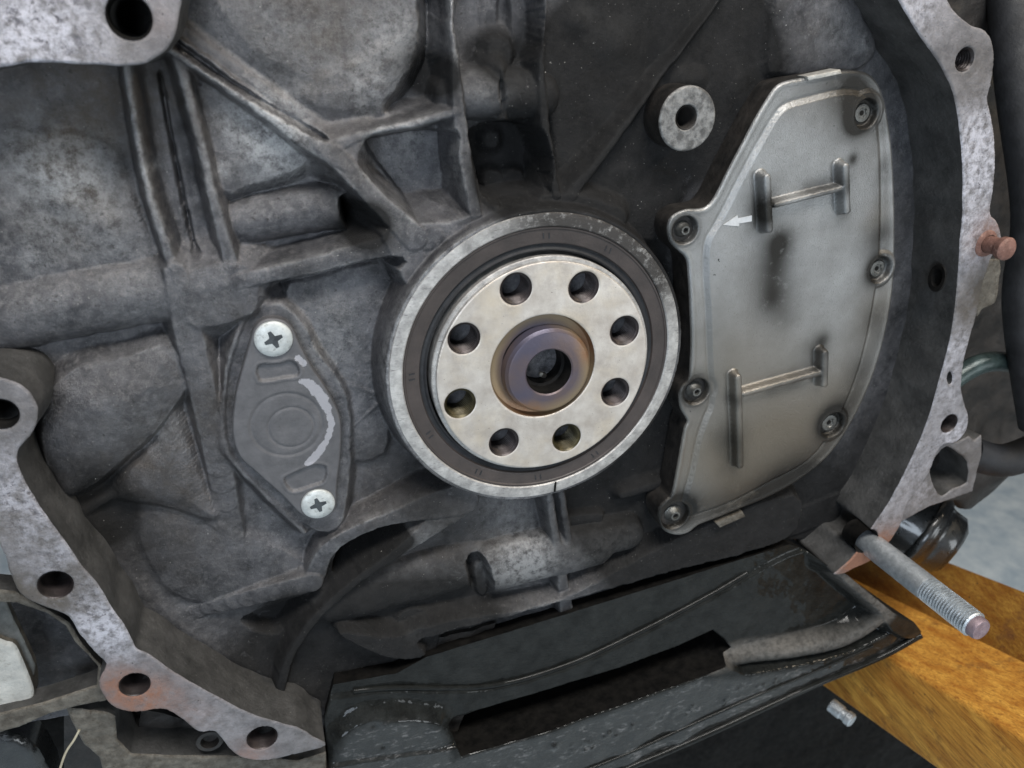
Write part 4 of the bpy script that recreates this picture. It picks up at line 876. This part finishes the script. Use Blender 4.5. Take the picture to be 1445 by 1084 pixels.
# wooden beams running under the engine towards the camera
dw_ = np.array([(440-CX)/F, (444-CY)/F, 1.0]); dir_w = -c2w(dw_/np.linalg.norm(dw_))       # towards the camera
def beam(name, label, C, A, E_, depth, near, far, mat='wood'):
    p0 = CAMPT(*C, depth); o_cam = Vector((0, -D, 0))
    def hit(px, py):
        r = (CAMPT(px, py, 1.0)-o_cam); return o_cam+r*((p0-o_cam).dot(dir_w)/r.dot(dir_w))
    a = hit(*A); e = hit(*E_); o = thing(name, label, 'wooden beam', p0); b = MB()
    cs = [p0, a, a+e-p0, e]; V = []; Fs = []; nseg = 10
    # rounded corners of the cross-section
    ring = []
    for i in range(4):
        p, q1, q2 = cs[i], cs[i-1], cs[(i+1) % 4]; r = 9
        for f in (0, .33, .66, 1): 
            d1 = (q1-p).normalized()*r*(1-f)**1.5; d2 = (q2-p).normalized()*r*f**1.5; ring.append(p+d1+d2)
    n = len(ring)
    for s_ in range(nseg+1):
        k = -far+(near+far)*s_/nseg
        for i, p in enumerate(ring): V.append(p+dir_w*k)
    for s_ in range(nseg):
        for i in range(n): Fs.append((s_*n+i, s_*n+(i+1) % n, (s_+1)*n+(i+1) % n, (s_+1)*n+i))
    Fs += [tuple(range(n)), tuple(range(nseg*n, nseg*n+n))[::-1]]
    b.add(V, Fs); b.build('timber', M[mat], o); return o
beam('wooden_beam', 'orange wooden beam under the oil pan corner', (1445,1046), (1445,932), (1318,1084), 1780, 420, 1500)
beam('wooden_beam', 'wooden beam with shade in its colour behind the tip of the galvanised stud', (1445,924), (1445,832), (1390,1010), 1940, 420, 1500, 'wood_shaded')

# oval hole low in the inner side of the rim
z_ = -6.0
b = MB(); c = PT(1325, 392, z_)
b.lathe((c.x-3, c.y, c.z), (-1, 0, .05), [(24, 0), (23, 2.5), (15, 2.2), (14, -6), (.01, -6.5)], 30, 0, caps=False)
for i, v in enumerate(b.v): b.v[i] = (v[0], c.y+(v[1]-c.y)*.75, v[2])
b.build('drain_hole', M['black'], block)

# dark parts behind the rim, the floor, and an added black sheet for the shade under the pan
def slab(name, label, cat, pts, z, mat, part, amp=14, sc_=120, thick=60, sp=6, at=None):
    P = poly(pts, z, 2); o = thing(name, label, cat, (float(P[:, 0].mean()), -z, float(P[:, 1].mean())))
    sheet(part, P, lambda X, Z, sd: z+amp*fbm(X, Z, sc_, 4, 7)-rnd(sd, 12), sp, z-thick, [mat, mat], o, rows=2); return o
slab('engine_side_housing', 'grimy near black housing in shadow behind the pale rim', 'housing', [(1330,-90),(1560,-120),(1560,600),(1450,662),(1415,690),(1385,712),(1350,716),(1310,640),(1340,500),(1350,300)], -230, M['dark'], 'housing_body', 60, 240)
slab('shade_sheet', 'added black sheet for the deep shadow beneath the oil pan', 'shade_sheet', [(420,1000),(900,980),(1150,900),(1400,960),(1500,1100),(1500,1300),(420,1300)], -420, M['black'], 'shade_sheet_body', 20, 200, 80)
def hose(name, label, pts, rad, mat, cat='hose', part='hose_body'):
    P = np.array([list(CAMPT(*p)) for p in pts]); P = catmull(P, 6, False); o = thing(name, label, cat, P[0]); b = MB(); b.tube(P, rad, 20); b.build(part, mat, o); return o
hose('coolant_hose', 'teal grey curved hose end catching light beyond the rim', [(1340,540,1560),(1362,524,1560),(1390,512,1560),(1425,512,1580),(1480,528,1620)], 20, M['teal'])
hose('rubber_hose', 'black rubber hose running down in shadow beyond the rim', [(1425,-40,1420),(1440,120,1420),(1462,300,1450),(1448,430,1500),(1470,600,1560)], 40, M['hose'])
hose('lower_rubber_hose', 'dull reddish black hose low beside the triangular web', [(1372,640,1640),(1410,650,1640),(1445,642,1640),(1490,620,1640)], 34, M['hose'])
fb = MB(); zf = -2700; fb.add([(-9000, 9000, zf), (9000, 9000, zf), (9000, -5000, zf), (-9000, -5000, zf)], [(0, 3, 2, 1)]); fl_ = fb.build('floor', M['floor'], None, smooth=False); fl_['kind'] = 'structure'
# pieces low on the left
tag = thing('plastic_block', 'flaking white block at the lower left picture edge', 'block', PT(10, 960, -20))
P = poly([(-30,905),(8,908),(22,914),(36,945),(47,975),(44,1000),(30,1012),(-30,1020)], -22, 2)
sheet('block_body', P, lambda X, Z, sd: -22-rnd(sd, 5)+1.5*fbm(X, Z, 18, 4), 2.2, -60, [M['whitepaint'], M['olive']], tag, rows=2, rough=3)
o = thing('steel_bracket', 'thin dull grey bracket strip above the white block', 'bracket', PT(20, 890, -30))
P = poly([(-30,840),(4,838),(16,868),(34,905),(50,940),(47,958),(38,940),(8,905),(-30,900)], -34, 1)
sheet('strip', P, lambda X, Z, sd: -34-rnd(sd, 2), 2.2, -46, [M['bolt'], M['olive']], o, rows=2)
hose('dangling_wire', 'thin straw coloured wire hanging at the lower left', [(112,1030,1120),(104,1045,1120),(92,1064,1120),(80,1100,1120)], 1.6, M['cord'], 'wire', 'strand')
slab('undertray', 'dark blue black undertray at the bottom left corner', 'undertray', [(-80,1030),(0,1036),(40,1050),(62,1080),(70,1130),(-80,1130)], -130, M['blackgloss'], 'tray_body', 6, 60)
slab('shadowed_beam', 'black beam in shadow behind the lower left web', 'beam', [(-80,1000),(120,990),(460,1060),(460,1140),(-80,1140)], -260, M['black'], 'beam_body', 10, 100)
o = thing('hanging_bolt', 'blurred pale bolt end hanging in the dark beside the wood', 'bolt', CAMPT(1175, 995, 1880))
b = MB(); p0 = CAMPT(1172, 994, 1900); p1 = CAMPT(1203, 1018, 1860); a = (p1-p0).normalized(); L3 = (p1-p0).length
b.lathe(p0, a, [(14, 0), (17, 2), (17, L3*.5), (14, L3*.55), (14, L3*.7), (17, L3*.75), (17, L3-3), (14, L3)], 24); b.build('bolt_end', M['zinc'], o)
